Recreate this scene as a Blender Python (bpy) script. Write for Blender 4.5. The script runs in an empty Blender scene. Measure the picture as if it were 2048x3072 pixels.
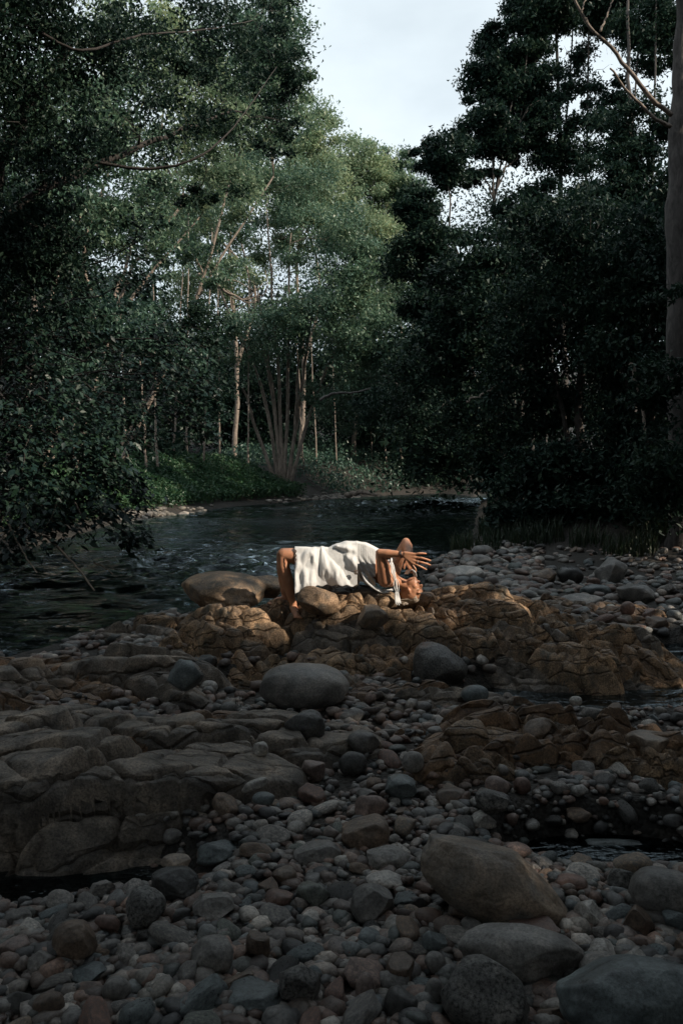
import bpy, bmesh, math, random
import numpy as np
from mathutils import Vector, Matrix, Euler

# ------------------------------------------------------------------ camera
scene = bpy.context.scene
C = scene.collection
FPX = 2500.0; HORIZON = 1410.0; CAM_H = 1.5
PITCH = math.atan((1536-HORIZON)/FPX)
cam_d = bpy.data.cameras.new('camera'); cam = bpy.data.objects.new('camera', cam_d); C.objects.link(cam)
cam.location = (0, 0, CAM_H); cam.rotation_euler = (math.pi/2-PITCH, 0, 0)
cam_d.sensor_fit = 'HORIZONTAL'; cam_d.sensor_width = 24; cam_d.lens = FPX/2048*24
cam_d.clip_start = 0.05; cam_d.clip_end = 3000
scene.camera = cam

# ------------------------------------------------------------------ world and sun
SUN = Vector((0.74, -0.34, 0.58)).normalized()          # direction towards the sun
SUN_EL = math.asin(SUN.z); SUN_AZ = math.atan2(SUN.x, SUN.y)
world = bpy.data.worlds.new('World'); scene.world = world; world.use_nodes = True
wn = world.node_tree; wn.nodes.clear()
def wnode(t): return wn.nodes.new(t)
sky = wnode('ShaderNodeTexSky'); sky.sky_type = 'NISHITA'; sky.sun_disc = False
sky.sun_elevation = SUN_EL; sky.sun_rotation = SUN_AZ; sky.air_density = 1.0; sky.dust_density = 1.5
tc = wnode('ShaderNodeTexCoord'); mp = wnode('ShaderNodeMapping'); mp.inputs['Scale'].default_value = (1, 1, 2.2)
nz = wnode('ShaderNodeTexNoise'); nz.inputs['Scale'].default_value = 2.4; nz.inputs['Detail'].default_value = 6; nz.inputs['Roughness'].default_value = .5
rp = wnode('ShaderNodeValToRGB'); rp.color_ramp.elements[0].position = .36; rp.color_ramp.elements[0].color = (.60, .60, .60, 1)
rp.color_ramp.elements[1].position = .66; rp.color_ramp.elements[1].color = (.97, .97, .97, 1)
mx = wnode('ShaderNodeMixRGB'); mx.inputs[2].default_value = (9.8, 11.0, 11.6, 1)
bg = wnode('ShaderNodeBackground'); bg.inputs['Strength'].default_value = .10
wo = wnode('ShaderNodeOutputWorld')
wn.links.new(tc.outputs['Generated'], mp.inputs[0]); wn.links.new(mp.outputs[0], nz.inputs['Vector'])
wn.links.new(nz.outputs['Fac'], rp.inputs[0]); wn.links.new(rp.outputs[0], mx.inputs[0])
wn.links.new(sky.outputs[0], mx.inputs[1]); wn.links.new(mx.outputs[0], bg.inputs[0]); wn.links.new(bg.outputs[0], wo.inputs[0])
sl = bpy.data.lights.new('sun', 'SUN'); sl.energy = 5.0; sl.angle = math.radians(.53); sl.color = (1, .88, .73)
so = bpy.data.objects.new('sun', sl); C.objects.link(so); so.rotation_euler = SUN.to_track_quat('Z', 'Y').to_euler(); so.location = (8, -4, 20)
vs = scene.view_settings; vs.view_transform = 'Standard'; vs.look = 'None'; vs.exposure = 0.0; vs.gamma = 1; vs.use_curve_mapping = False
scene.render.engine = 'CYCLES'
scene.cycles.max_bounces = 6; scene.cycles.diffuse_bounces = 1; scene.cycles.glossy_bounces = 2
scene.cycles.transmission_bounces = 4; scene.cycles.transparent_max_bounces = 6; scene.cycles.sample_clamp_indirect = 4
scene.cycles.caustics_reflective = False; scene.cycles.caustics_refractive = False

# ------------------------------------------------------------------ helpers
rng = np.random.default_rng(7); random.seed(7)
SP, CP = math.sin(PITCH), math.cos(PITCH)
def ray(px, py):
    dx = (px-1024)/FPX; dy = (1536-py)/FPX
    return Vector((dx, CP+dy*SP, -SP+dy*CP))
def W(px, py, Y):
    d = ray(px, py); t = Y/d.y
    return Vector((d.x*t, Y, CAM_H+d.z*t))
def G(px, py, z=0.0):
    d = ray(px, py); t = (z-CAM_H)/d.z
    return Vector((d.x*t, d.y*t, z))
def to_px(p):
    x, y, z = p[0], p[1], p[2]-CAM_H
    dep = y*CP - z*SP; up = y*SP + z*CP
    return 1024+FPX*x/dep, 1536-FPX*up/dep

def _h(ix, iy, iz, seed):
    n = (ix.astype(np.int64)*73856093) ^ (iy.astype(np.int64)*19349663) ^ (iz.astype(np.int64)*83492791) ^ (seed*2654435761)
    n = n & 0xffffffff
    n = ((n ^ (n >> 15))*2246822519) & 0xffffffff
    n = ((n ^ (n >> 13))*3266489917) & 0xffffffff
    n = n ^ (n >> 16)
    return n/4294967295.0
def vnoise(p, seed=0):
    p = np.asarray(p, float)
    i = np.floor(p).astype(np.int64); f = p-i; f = f*f*(3-2*f)
    r = 0
    for a in (0, 1):
        for b in (0, 1):
            for c in (0, 1):
                w = (f[..., 0] if a else 1-f[..., 0])*(f[..., 1] if b else 1-f[..., 1])*(f[..., 2] if c else 1-f[..., 2])
                r = r + w*_h(i[..., 0]+a, i[..., 1]+b, i[..., 2]+c, seed)
    return r*2-1
def fbm(p, octv=4, seed=0, gain=.5):
    p = np.asarray(p, float); s = 0; a = 1.; t = 0
    for o in range(octv):
        s = s+a*vnoise(p*(2.03**o)+o*17.3, seed+o); t += a; a *= gain
    return s/t
def xyz(x, y, z=0):
    x, y = np.broadcast_arrays(np.asarray(x, float), np.asarray(y, float))
    return np.stack([x, y, np.full_like(x, z)], -1)

def np_mesh(name, v, faces, smooth=True, mat=None):
    """faces: (n,k) int array or list of such arrays"""
    me = bpy.data.meshes.new(name)
    if not isinstance(faces, list): faces = [faces]
    faces = [np.asarray(f) for f in faces if len(f)]
    v = np.asarray(v, np.float32)
    me.vertices.add(len(v)); me.vertices.foreach_set('co', v.ravel())
    nl = sum(f.size for f in faces); npol = sum(len(f) for f in faces)
    me.loops.add(nl); me.polygons.add(npol)
    me.loops.foreach_set('vertex_index', np.concatenate([f.ravel() for f in faces]).astype(np.int32))
    tot = np.concatenate([np.full(len(f), f.shape[1]) for f in faces]).astype(np.int32)
    st = np.concatenate([[0], np.cumsum(tot)[:-1]]).astype(np.int32)
    me.polygons.foreach_set('loop_start', st); me.polygons.foreach_set('loop_total', tot)
    me.polygons.foreach_set('use_smooth', np.full(npol, smooth))
    me.update(calc_edges=True)
    if mat: me.materials.append(mat)
    return me
def link(name, me, parent=None, loc=None):
    o = bpy.data.objects.new(name, me); C.objects.link(o)
    if parent: o.parent = parent
    if loc is not None: o.location = loc
    return o
def tag(o, label=None, cat=None, group=None, kind=None):
    if label: o['label'] = label
    if cat: o['category'] = cat
    if group: o['group'] = group
    if kind: o['kind'] = kind
    return o
def empty(name, loc, label=None, cat=None, group=None):
    o = bpy.data.objects.new(name, None); C.objects.link(o); o.location = loc; o.empty_display_size = .2
    return tag(o, label, cat, group)

class MB:
    def __init__(s): s.v = []; s.q = []; s.t = []; s.n = 0
    def add(s, v, q=None, t=None):
        v = np.asarray(v, float)
        if q is not None and len(q): s.q.append(np.asarray(q)+s.n)
        if t is not None and len(t): s.t.append(np.asarray(t)+s.n)
        s.v.append(v); s.n += len(v)
    def tube(s, pts, rad, sides=7, wob=0.0):
        pts = np.asarray(pts, float); n = len(pts)
        rad = np.broadcast_to(np.asarray(rad, float), (n,)) if np.ndim(rad) else np.full(n, rad)
        tan = np.gradient(pts, axis=0); tan /= np.linalg.norm(tan, axis=1)[:, None]+1e-9
        ref = np.array([0, 0, 1.]) if abs(tan[0][2]) < .9 else np.array([1., 0, 0])
        vs = []
        a = np.linspace(0, 2*math.pi, sides, endpoint=False)
        u = np.cross(tan[0], ref); u /= np.linalg.norm(u)
        for i in range(n):
            u = u-tan[i]*np.dot(u, tan[i]); u /= np.linalg.norm(u)+1e-9
            w = np.cross(tan[i], u)
            r = rad[i]*(1+wob*rng.uniform(-1, 1, sides))
            vs.append(pts[i]+(np.cos(a)*r)[:, None]*u+(np.sin(a)*r)[:, None]*w)
        vs.append(pts[-1][None]+tan[-1]*rad[-1]); vs.append(pts[0][None]-tan[0]*rad[0]*.5)
        i = np.arange(n-1)[:, None]; j = np.arange(sides)[None]
        q = np.stack([i*sides+j, i*sides+(j+1) % sides, (i+1)*sides+(j+1) % sides, (i+1)*sides+j], -1).reshape(-1, 4)
        j = np.arange(sides); e = (n-1)*sides
        t = np.concatenate([np.stack([e+j, e+(j+1) % sides, np.full(sides, n*sides)], -1),
                            np.stack([(j+1) % sides, j, np.full(sides, n*sides+1)], -1)])
        s.add(np.concatenate(vs), q, t)
    def mesh(s, name, mat, smooth=True, off=None):
        v = np.concatenate(s.v)
        if off is not None: v = v-np.asarray(off)
        return np_mesh(name, v, [np.concatenate(x) for x in (s.q, s.t) if x], smooth, mat)

def curve_pts(a, b, n=8, sag=0., wob=.0, seed=None):
    a = np.asarray(a, float); b = np.asarray(b, float)
    t = np.linspace(0, 1, n)[:, None]; L = np.linalg.norm(b-a)
    p = a+(b-a)*t; p[:, 2] += (4*t*(1-t))[:, 0]*sag*L
    w = rng.normal(0, wob*L, (n, 3)); w[0] = 0; w[-1] = 0
    return p+w*(4*t*(1-t))
def poly(pts, n):
    """resample through control points (Catmull-Rom)"""
    P = np.asarray(pts, float); P = np.vstack([2*P[0]-P[1], P, 2*P[-1]-P[-2]])
    m = len(P)-3; out = []
    for k in np.linspace(0, m-1e-6, n):
        i = int(k); t = k-i; a, b, c, d = P[i:i+4]
        out.append(.5*((2*b)+(-a+c)*t+(2*a-5*b+4*c-d)*t*t+(-a+3*b-3*c+d)*t**3))
    return np.array(out)

# ------------------------------------------------------------------ materials
def new_mat(name):
    m = bpy.data.materials.new(name); m.use_nodes = True; m.node_tree.nodes.clear(); return m, m.node_tree
def lk(nt, a, b): nt.links.new(a, b)
def ramp(nt, stops):
    r = nt.nodes.new('ShaderNodeValToRGB'); cr = r.color_ramp
    while len(cr.elements) < len(stops): cr.elements.new(.5)
    for e, (p, c) in zip(cr.elements, stops): e.position = p; e.color = (*c, 1)
    return r
def mixc(nt, mode='MIX', fac=.5):
    m = nt.nodes.new('ShaderNodeMixRGB'); m.blend_type = mode; m.inputs[0].default_value = fac; return m
def noise_n(nt, scale, det=5, rough=.6, vec=None, dist=0):
    n = nt.nodes.new('ShaderNodeTexNoise'); n.inputs['Scale'].default_value = scale; n.inputs['Detail'].default_value = det
    n.inputs['Roughness'].default_value = rough; n.inputs['Distortion'].default_value = dist
    if vec is not None: lk(nt, vec, n.inputs['Vector'])
    return n

def stone_mat(name, cols, rough=.75, speck=.35, island=False, scale=1.0, bump=.5, stain=None, sat=.85, joints=None):
    rough -= .14
    """stone: base colour picked per stone, broad mottling, fine speckle, pits"""
    m, nt = new_mat(name); N = nt.nodes
    out = N.new('ShaderNodeOutputMaterial'); b = N.new('ShaderNodeBsdfPrincipled')
    tcn = N.new('ShaderNodeTexCoord'); vec = tcn.outputs['Object']
    if island: rnd = N.new('ShaderNodeNewGeometry').outputs['Random Per Island']
    else: rnd = N.new('ShaderNodeObjectInfo').outputs['Random']
    cols = [tuple(.82*(sat*c+(1-sat)*sum(q)/3) for c in q) for q in cols]; stain = tuple(.78*c for c in stain) if stain else None
    n = len(cols); r0 = ramp(nt, [(i/max(1, n-1), c) for i, c in enumerate(cols)]); lk(nt, rnd, r0.inputs[0])
    n1 = noise_n(nt, 5*scale, 5, .65, vec, .4)
    r1 = ramp(nt, [(.28, (.24, .23, .23)), (.5, (.95, .93, .9)), (.72, (2.1, 1.95, 1.8))]); lk(nt, n1.outputs['Fac'], r1.inputs[0])
    m1 = mixc(nt, 'MULTIPLY', 1); lk(nt, r0.outputs[0], m1.inputs[1]); lk(nt, r1.outputs[0], m1.inputs[2])
    last = m1
    if stain:
        ns = noise_n(nt, 3.2*scale, 4, .6, vec, .8); rs = ramp(nt, [(.50, (0, 0, 0)), (.66, (1, 1, 1))]); lk(nt, ns.outputs['Fac'], rs.inputs[0])
        ms = mixc(nt); lk(nt, rs.outputs[0], ms.inputs[0]); lk(nt, last.outputs[0], ms.inputs[1]); ms.inputs[2].default_value = (*stain, 1); last = ms
    n2 = noise_n(nt, 95, 3, .7, vec); speck *= .85; r2 = ramp(nt, [(.36, (1-speck*1.4,)*3), (.5, (1, 1, 1)), (.66, (1+speck*1.2,)*3)]); lk(nt, n2.outputs['Fac'], r2.inputs[0])
    m2 = mixc(nt, 'MULTIPLY', 1); lk(nt, last.outputs[0], m2.inputs[1]); lk(nt, r2.outputs[0], m2.inputs[2])
    jn = None
    if joints:
        nw = noise_n(nt, 2.6, 3, .6, vec); va = N.new('ShaderNodeVectorMath'); va.operation = 'MULTIPLY_ADD'; lk(nt, nw.outputs['Color'], va.inputs[0]); va.inputs[1].default_value = (.22,)*3; lk(nt, vec, va.inputs[2])
        mj = N.new('ShaderNodeMapping'); mj.inputs['Rotation'].default_value = (0, .5, joints[1]); mj.inputs['Scale'].default_value = (.45, 1.5, 1.7); lk(nt, va.outputs[0], mj.inputs[0])
        jn = N.new('ShaderNodeTexVoronoi'); jn.feature = 'DISTANCE_TO_EDGE'; jn.inputs['Scale'].default_value = joints[0]; lk(nt, mj.outputs[0], jn.inputs['Vector'])
        rj = ramp(nt, [(0, (.38, .34, .29)), (.030, (1, 1, 1))]); lk(nt, jn.outputs['Distance'], rj.inputs[0])
        mq = mixc(nt, 'MULTIPLY', .9); lk(nt, m2.outputs[0], mq.inputs[1]); lk(nt, rj.outputs[0], mq.inputs[2]); m2 = mq
    lk(nt, m2.outputs[0], b.inputs['Base Color'])
    rr = ramp(nt, [(.35, (max(.2, rough-.25),)*3), (.65, (min(1, rough+.1),)*3)]); lk(nt, n1.outputs['Fac'], rr.inputs[0]); lk(nt, rr.outputs[0], b.inputs['Roughness'])
    b.inputs['Specular IOR Level'].default_value = .5
    n3 = noise_n(nt, 38*scale, 8, .72, vec)
    bp = N.new('ShaderNodeBump'); bp.inputs['Strength'].default_value = bump; bp.inputs['Distance'].default_value = .012
    lk(nt, n3.outputs['Fac'], bp.inputs['Height'])
    if jn:
        rk = ramp(nt, [(0, (0, 0, 0)), (.06, (1, 1, 1))]); lk(nt, jn.outputs['Distance'], rk.inputs[0])
        b2 = N.new('ShaderNodeBump'); b2.inputs['Strength'].default_value = 1; b2.inputs['Distance'].default_value = .02; lk(nt, rk.outputs[0], b2.inputs['Height']); lk(nt, b2.outputs[0], bp.inputs['Normal'])
    lk(nt, bp.outputs[0], b.inputs['Normal'])
    lk(nt, b.outputs[0], out.inputs[0]); return m

GREYS = [(.15, .155, .15), (.23, .22, .21), (.10, .115, .12), (.19, .18, .17), (.13, .14, .15)]
M = {}
M['grey'] = stone_mat('grey_stone', [(.17, .165, .16), (.30, .285, .27)], .7, .3)
M['blue'] = stone_mat('blue_grey_stone', [(.115, .15, .165), (.15, .185, .195)], .62, .3)
M['dark'] = stone_mat('dark_stone', [(.04, .042, .044), (.065, .063, .06)], .6, .5)
M['brown'] = stone_mat('brown_stone', [(.14, .095, .068), (.25, .18, .13)], .7, .35)
M['red'] = stone_mat('reddish_stone', [(.19, .105, .08), (.22, .135, .11)], .7, .3)
M['tan'] = stone_mat('tan_stone', [(.27, .21, .155), (.31, .24, .18)], .72, .3, stain=(.20, .19, .175))
M['pink'] = stone_mat('pinkish_stone', [(.30, .21, .18), (.27, .20, .18)], .7, .3)
M['pale'] = stone_mat('pale_stone', [(.46, .44, .41), (.54, .51, .48)], .68, .35)
M['speckled'] = stone_mat('speckled_stone', [(.13, .13, .125), (.17, .165, .16)], .6, .75, bump=.8)
M['green'] = stone_mat('greenish_stone', [(.15, .175, .155), (.18, .20, .18)], .66, .4)
M['pebble'] = stone_mat('pebble_mix', [(.19, .19, .19), (.05, .052, .056), (.27, .17, .13), (.12, .15, .165), (.42, .39, .36), (.16, .09, .065), (.24, .22, .20), (.07, .09, .09)], .66, .3, island=True)
M['bedrock_tawny'] = stone_mat('tawny_bedrock', [(.37, .225, .12), (.44, .29, .165), (.28, .19, .12)], .76, .5, scale=1.1, bump=1.2, stain=(.12, .10, .07), sat=.9, joints=(4.2, .75))
M['boulder_tawny'] = stone_mat('tawny_boulder', [(.31, .20, .12), (.38, .26, .155)], .76, .45, scale=1.3, bump=1., stain=(.12, .10, .075), sat=.9)
M['bedrock_grey'] = stone_mat('grey_bedrock', [(.22, .18, .145), (.27, .225, .18)], .72, .4, scale=1.1, bump=1.1, stain=(.10, .085, .07), joints=(2.1, .35))
M['bedrock_brown'] = stone_mat('brown_bedrock', [(.20, .12, .07), (.27, .17, .10)], .72, .4, scale=.9, bump=1., stain=(.09, .07, .05), sat=.95, joints=(4, .3))

def ground_mat():
    m, nt = new_mat('river_ground'); N = nt.nodes
    out = N.new('ShaderNodeOutputMaterial'); b = N.new('ShaderNodeBsdfPrincipled')
    g = N.new('ShaderNodeNewGeometry'); vec = g.outputs['Position']
    v = N.new('ShaderNodeTexVoronoi'); v.inputs['Scale'].default_value = 42; lk(nt, vec, v.inputs['Vector'])
    r = ramp(nt, [(0, (.014, .013, .012)), (.5, (.028, .024, .020)), (1, (.05, .044, .038))]); lk(nt, v.outputs['Color'], r.inputs[0])
    n = noise_n(nt, 1.3, 5, .6, vec); r2 = ramp(nt, [(.35, (.6, .62, .6)), (.7, (1.1, 1, .9))]); lk(nt, n.outputs['Fac'], r2.inputs[0])
    mm = mixc(nt, 'MULTIPLY', 1); lk(nt, r.outputs[0], mm.inputs[1]); lk(nt, r2.outputs[0], mm.inputs[2]); lk(nt, mm.outputs[0], b.inputs['Base Color'])
    b.inputs['Roughness'].default_value = .8
    bp = N.new('ShaderNodeBump'); bp.inputs['Strength'].default_value = .8; bp.inputs['Distance'].default_value = .02; bp.invert = True
    lk(nt, v.outputs['Distance'], bp.inputs['Height']); lk(nt, bp.outputs[0], b.inputs['Normal'])
    lk(nt, b.outputs[0], out.inputs[0]); return m
M['ground'] = ground_mat()

def water_mat():
    m, nt = new_mat('creek_water'); N = nt.nodes
    out = N.new('ShaderNodeOutputMaterial')
    g = N.new('ShaderNodeNewGeometry'); mp_ = N.new('ShaderNodeMapping'); mp_.inputs['Scale'].default_value = (.6, 1.2, 1); lk(nt, g.outputs['Position'], mp_.inputs[0])
    n1 = noise_n(nt, 4.5, 4, .6, mp_.outputs[0], .8)
    n2 = noise_n(nt, 1.0, 2, .5, mp_.outputs[0], .2)
    b1 = N.new('ShaderNodeBump'); b1.inputs['Strength'].default_value = .75; b1.inputs['Distance'].default_value = .03; lk(nt, n2.outputs['Fac'], b1.inputs['Height'])
    b2 = N.new('ShaderNodeBump'); b2.inputs['Strength'].default_value = .7; b2.inputs['Distance'].default_value = .06; lk(nt, n1.outputs['Fac'], b2.inputs['Height']); lk(nt, b1.outputs[0], b2.inputs['Normal'])
    nm = noise_n(nt, .22, 2, .5, mp_.outputs[0], .6); rm = ramp(nt, [(.40, (.25,)*3), (.62, (1, 1, 1))]); lk(nt, nm.outputs['Fac'], rm.inputs[0]); lk(nt, rm.outputs[0], b2.inputs['Strength'])
    # dark tannin water: a fresnel coat over tinted see-through
    tr = N.new('ShaderNodeBsdfTransparent'); tr.inputs[0].default_value = (.16, .22, .22, 1)
    gl = N.new('ShaderNodeBsdfGlossy'); gl.inputs['Roughness'].default_value = .03; gl.inputs['Color'].default_value = (.80, .93, 1, 1)
    fr = N.new('ShaderNodeFresnel'); fr.inputs['IOR'].default_value = 1.45
    lk(nt, b2.outputs[0], gl.inputs['Normal']); lk(nt, b2.outputs[0], fr.inputs['Normal'])
    mix = N.new('ShaderNodeMixShader'); lk(nt, fr.outputs[0], mix.inputs[0]); lk(nt, tr.outputs[0], mix.inputs[1]); lk(nt, gl.outputs[0], mix.inputs[2])
    lk(nt, mix.outputs[0], out.inputs[0]); return m
M['water'] = water_mat()

def leaf_mat(name, cols, rough=.42, trans=.28, spec=.5):
    m, nt = new_mat(name); N = nt.nodes
    out = N.new('ShaderNodeOutputMaterial'); b = N.new('ShaderNodeBsdfPrincipled'); g = N.new('ShaderNodeNewGeometry'); oi = N.new('ShaderNodeObjectInfo')
    r = ramp(nt, [(i/(len(cols)-1), c) for i, c in enumerate(cols)])
    ad = N.new('ShaderNodeMath'); ad.operation = 'ADD'; lk(nt, g.outputs['Random Per Island'], ad.inputs[0]); lk(nt, oi.outputs['Random'], ad.inputs[1])
    fr = N.new('ShaderNodeMath'); fr.operation = 'FRACT'; lk(nt, ad.outputs[0], fr.inputs[0]); lk(nt, fr.outputs[0], r.inputs[0])
    n = noise_n(nt, .45, 2, .5, g.outputs['Position']); r2 = ramp(nt, [(.3, (.6, .68, .7)), (.7, (1.3, 1.2, 1.05))]); lk(nt, n.outputs['Fac'], r2.inputs[0])
    mm = mixc(nt, 'MULTIPLY', 1); lk(nt, r.outputs[0], mm.inputs[1]); lk(nt, r2.outputs[0], mm.inputs[2])
    lk(nt, mm.outputs[0], b.inputs['Base Color']); b.inputs['Roughness'].default_value = rough; b.inputs['Specular IOR Level'].default_value = spec
    t = N.new('ShaderNodeBsdfTranslucent'); lk(nt, mm.outputs[0], t.inputs[0])
    mix = N.new('ShaderNodeMixShader'); mix.inputs[0].default_value = trans; lk(nt, b.outputs[0], mix.inputs[1]); lk(nt, t.outputs[0], mix.inputs[2])
    lk(nt, mix.outputs[0], out.inputs[0]); return m
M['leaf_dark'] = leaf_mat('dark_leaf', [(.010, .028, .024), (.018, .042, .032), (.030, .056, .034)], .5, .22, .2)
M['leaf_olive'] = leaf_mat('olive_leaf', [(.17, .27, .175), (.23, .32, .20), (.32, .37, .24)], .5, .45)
M['leaf_mid'] = leaf_mat('mid_leaf', [(.065, .135, .095), (.10, .18, .125), (.155, .215, .14)])
M['leaf_teal'] = leaf_mat('teal_leaf', [(.045, .105, .085), (.065, .13, .10), (.085, .15, .105)])
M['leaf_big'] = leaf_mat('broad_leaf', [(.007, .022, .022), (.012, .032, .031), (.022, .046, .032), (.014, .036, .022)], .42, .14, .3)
M['leaf_cover'] = leaf_mat('ground_cover_leaf', [(.028, .085, .045), (.04, .105, .05), (.065, .12, .05)], .45, .3)
M['grass'] = leaf_mat('grass_blade', [(.018, .042, .022), (.032, .055, .026), (.05, .055, .03)], .5, .3)

def bark_mat(name, c0, c1, scale=1):
    m, nt = new_mat(name); N = nt.nodes
    out = N.new('ShaderNodeOutputMaterial'); b = N.new('ShaderNodeBsdfPrincipled'); t = N.new('ShaderNodeTexCoord')
    mp_ = N.new('ShaderNodeMapping'); mp_.inputs['Scale'].default_value = (5*scale, 5*scale, 1.6*scale); lk(nt, t.outputs['Object'], mp_.inputs[0])
    n = noise_n(nt, 1.6, 6, .7, mp_.outputs[0], .6); r = ramp(nt, [(.32, c0), (.62, c1)]); lk(nt, n.outputs['Fac'], r.inputs[0]); lk(nt, r.outputs[0], b.inputs['Base Color'])
    b.inputs['Roughness'].default_value = .85
    bp = N.new('ShaderNodeBump'); bp.inputs['Strength'].default_value = .8; bp.inputs['Distance'].default_value = .03; lk(nt, n.outputs['Fac'], bp.inputs['Height']); lk(nt, bp.outputs[0], b.inputs['Normal'])
    lk(nt, b.outputs[0], out.inputs[0]); return m
M['bark_pale'] = bark_mat('pale_bark', (.10, .08, .065), (.36, .29, .24))
M['bark_dark'] = bark_mat('dark_bark', (.035, .03, .027), (.10, .085, .075))
M['bark_grey'] = bark_mat('grey_bark', (.04, .036, .034), (.13, .115, .108), 1.5)
M['twig'] = bark_mat('dry_twig', (.09, .07, .05), (.26, .21, .16), 4)
M['twig_black'] = bark_mat('dark_twig', (.02, .017, .014), (.05, .04, .035), 4)

# ------------------------------------------------------------------ terrain
WATER_Z = -0.15
RIVER = np.array([(-12, 4.6), (-2.9, 6.9), (-2.4, 7.8), (-1.95, 8.7), (-1.3, 8.6), (0.4, 8.7), (1.0, 9.6), (1.35, 13.5), (2.7, 17.0), (4.6, 28), (7.6, 45),
                  (14, 60), (8, 62), (0.6, 50.5), (-4.9, 38), (-7.1, 27), (-6.6, 17), (-6.3, 12), (-8, 8.5), (-12, 8)], float)
def sdist(x, y, P):
    """signed distance, negative inside"""
    x = np.asarray(x, float); y = np.asarray(y, float)
    d = np.full(x.shape, 1e9); ins = np.zeros(x.shape, bool)
    for i in range(len(P)):
        ax, ay = P[i]; bx, by = P[(i+1) % len(P)]
        ex, ey = bx-ax, by-ay; t = np.clip(((x-ax)*ex+(y-ay)*ey)/(ex*ex+ey*ey), 0, 1)
        d = np.minimum(d, np.hypot(x-ax-ex*t, y-ay-ey*t))
        c = ((ay > y) != (by > y)); xi = ax+(y-ay)/((by-ay) if by != ay else 1e-9)*ex
        ins ^= c & (x < xi)
    return np.where(ins, -d, d)
def sstep(a, b, v):
    t = np.clip((v-a)/(b-a), 0, 1); return t*t*(3-2*t)
POOLS = [(2.45, 5.85, 1.7, .62, .45), (3.5, 7.0, 1.3, .9, .40), (1.15, 3.42, .54, .30, .34), (-1.25, 3.2, .75, .32, .36), (-.62, 6.05, .40, .30, .32), (0.2, 6.15, .5, .18, .2), (2.0, 4.15, .5, .3, .25)]
def H(x, y):
    x = np.asarray(x, float); y = np.asarray(y, float)
    d = sdist(x, y, RIVER)
    z = .045*fbm(xyz(x, y)*1.2, 3, 3)+.038*fbm(xyz(x, y)*4.5, 3, 5)
    z = z-.55*sstep(.35, -.9, d)
    for cx, cy, rx, ry, dep in POOLS:
        r = np.hypot((x-cx)/rx, (y-cy)/ry); z = z-dep*sstep(1.25, .55, r)
    left = sstep(-5.6, -7, x-np.interp(y, [8, 17, 27, 38, 51, 60], [0, 0, .2, 3, 8.5, 12]))
    left = np.where(y > 9, left, left*sstep(2, 9, y))
    z = z+np.where(d > 0, 1, 0)*left*(1.75*sstep(0.2, 4.2, d)+.03*np.maximum(0, d-4))
    right = sstep(15.2, 17.5, y)*(x > np.interp(y, [15, 60], [1.2, 10]))
    z = z+np.where(d > 0, 1, 0)*right*(.9*sstep(0.2, 4, d)+.045*np.maximum(0, d-3))
    z = z+sstep(6.5, 10, x)*(1-right)*.9
    z = z+sstep(52, 75, y)*1.5+ sstep(70, 200, y)*16 + sstep(40, 200, np.abs(x))*14
    z = z+sstep(-3, -12, y)*1.2
    return z
def axis(segs):
    out = []
    for a, b, s in segs: out.append(np.arange(a, b, s))
    return np.unique(np.round(np.concatenate(out+[[segs[-1][1]]]), 4))
gx = axis([(-600, -120, 60), (-120, -30, 6), (-30, -10, .8), (-10, -4, .2), (-4, 4, .08), (4, 10, .2), (10, 30, .8), (30, 120, 6), (120, 600, 60)])
gy = axis([(-300, -30, 30), (-30, 0, 1.5), (0, 1.8, .3), (1.8, 9.5, .075), (9.5, 18, .15), (18, 60, .5), (60, 120, 3), (120, 700, 40)])
X, Y_ = np.meshgrid(gx, gy); Z = H(X, Y_)
nx, ny = len(gx), len(gy)
i = np.arange(ny-1)[:, None]; j = np.arange(nx-1)[None]
Q = np.stack([i*nx+j, i*nx+j+1, (i+1)*nx+j+1, (i+1)*nx+j], -1).reshape(-1, 4)
tag(link('ground', np_mesh('ground', np.stack([X, Y_, Z], -1).reshape(-1, 3), Q, True, M['ground'])), kind='structure')
# water sheet with real small waves
wx = axis([(-60, -12, 4), (-12, -8, .3), (-8, 5, .085), (5, 10, .2), (10, 60, 4)]); wy = axis([(1.5, 9, .1), (9, 20, .06), (20, 50, .14), (50, 60, .3), (60, 100, 4)])
X, Y_ = np.meshgrid(wx, wy); d = sdist(X, Y_, RIVER)
p = xyz(X*1.5, Y_*2.6)
wave = .028*fbm(p, 3, 11)*sstep(.3, -1.2, d)+.006*fbm(xyz(X*9, Y_*11), 2, 12)*sstep(.8, -.6, d)*sstep(60, 15, Y_)+.003*fbm(xyz(X*6, Y_*6), 2, 13)
rif = np.clip(np.exp(-((Y_-15.3-.25*X)/3.2)**2-((X+1.8)/3.2)**2)*1.1+.9*np.exp(-((Y_-38)/9)**2-((X-4.5)/5.)**2)+.16, 0, 1)*sstep(-.35, .2, fbm(xyz(X*.5, Y_*.8), 2, 19)+.22)*sstep(.2, -.5, d)
wave = wave+rif*(.15*fbm(xyz(X*2.4, Y_*4.6), 3, 15, .6)*np.where(Y_ > 20, 1.6, 1))
nx, ny = len(wx), len(wy)
i = np.arange(ny-1)[:, None]; j = np.arange(nx-1)[None]
Q = np.stack([i*nx+j, i*nx+j+1, (i+1)*nx+j+1, (i+1)*nx+j], -1).reshape(-1, 4)
tag(link('water', np_mesh('water', np.stack([X, Y_, WATER_Z+wave], -1).reshape(-1, 3), Q, True, M['water'])), kind='structure')

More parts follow.
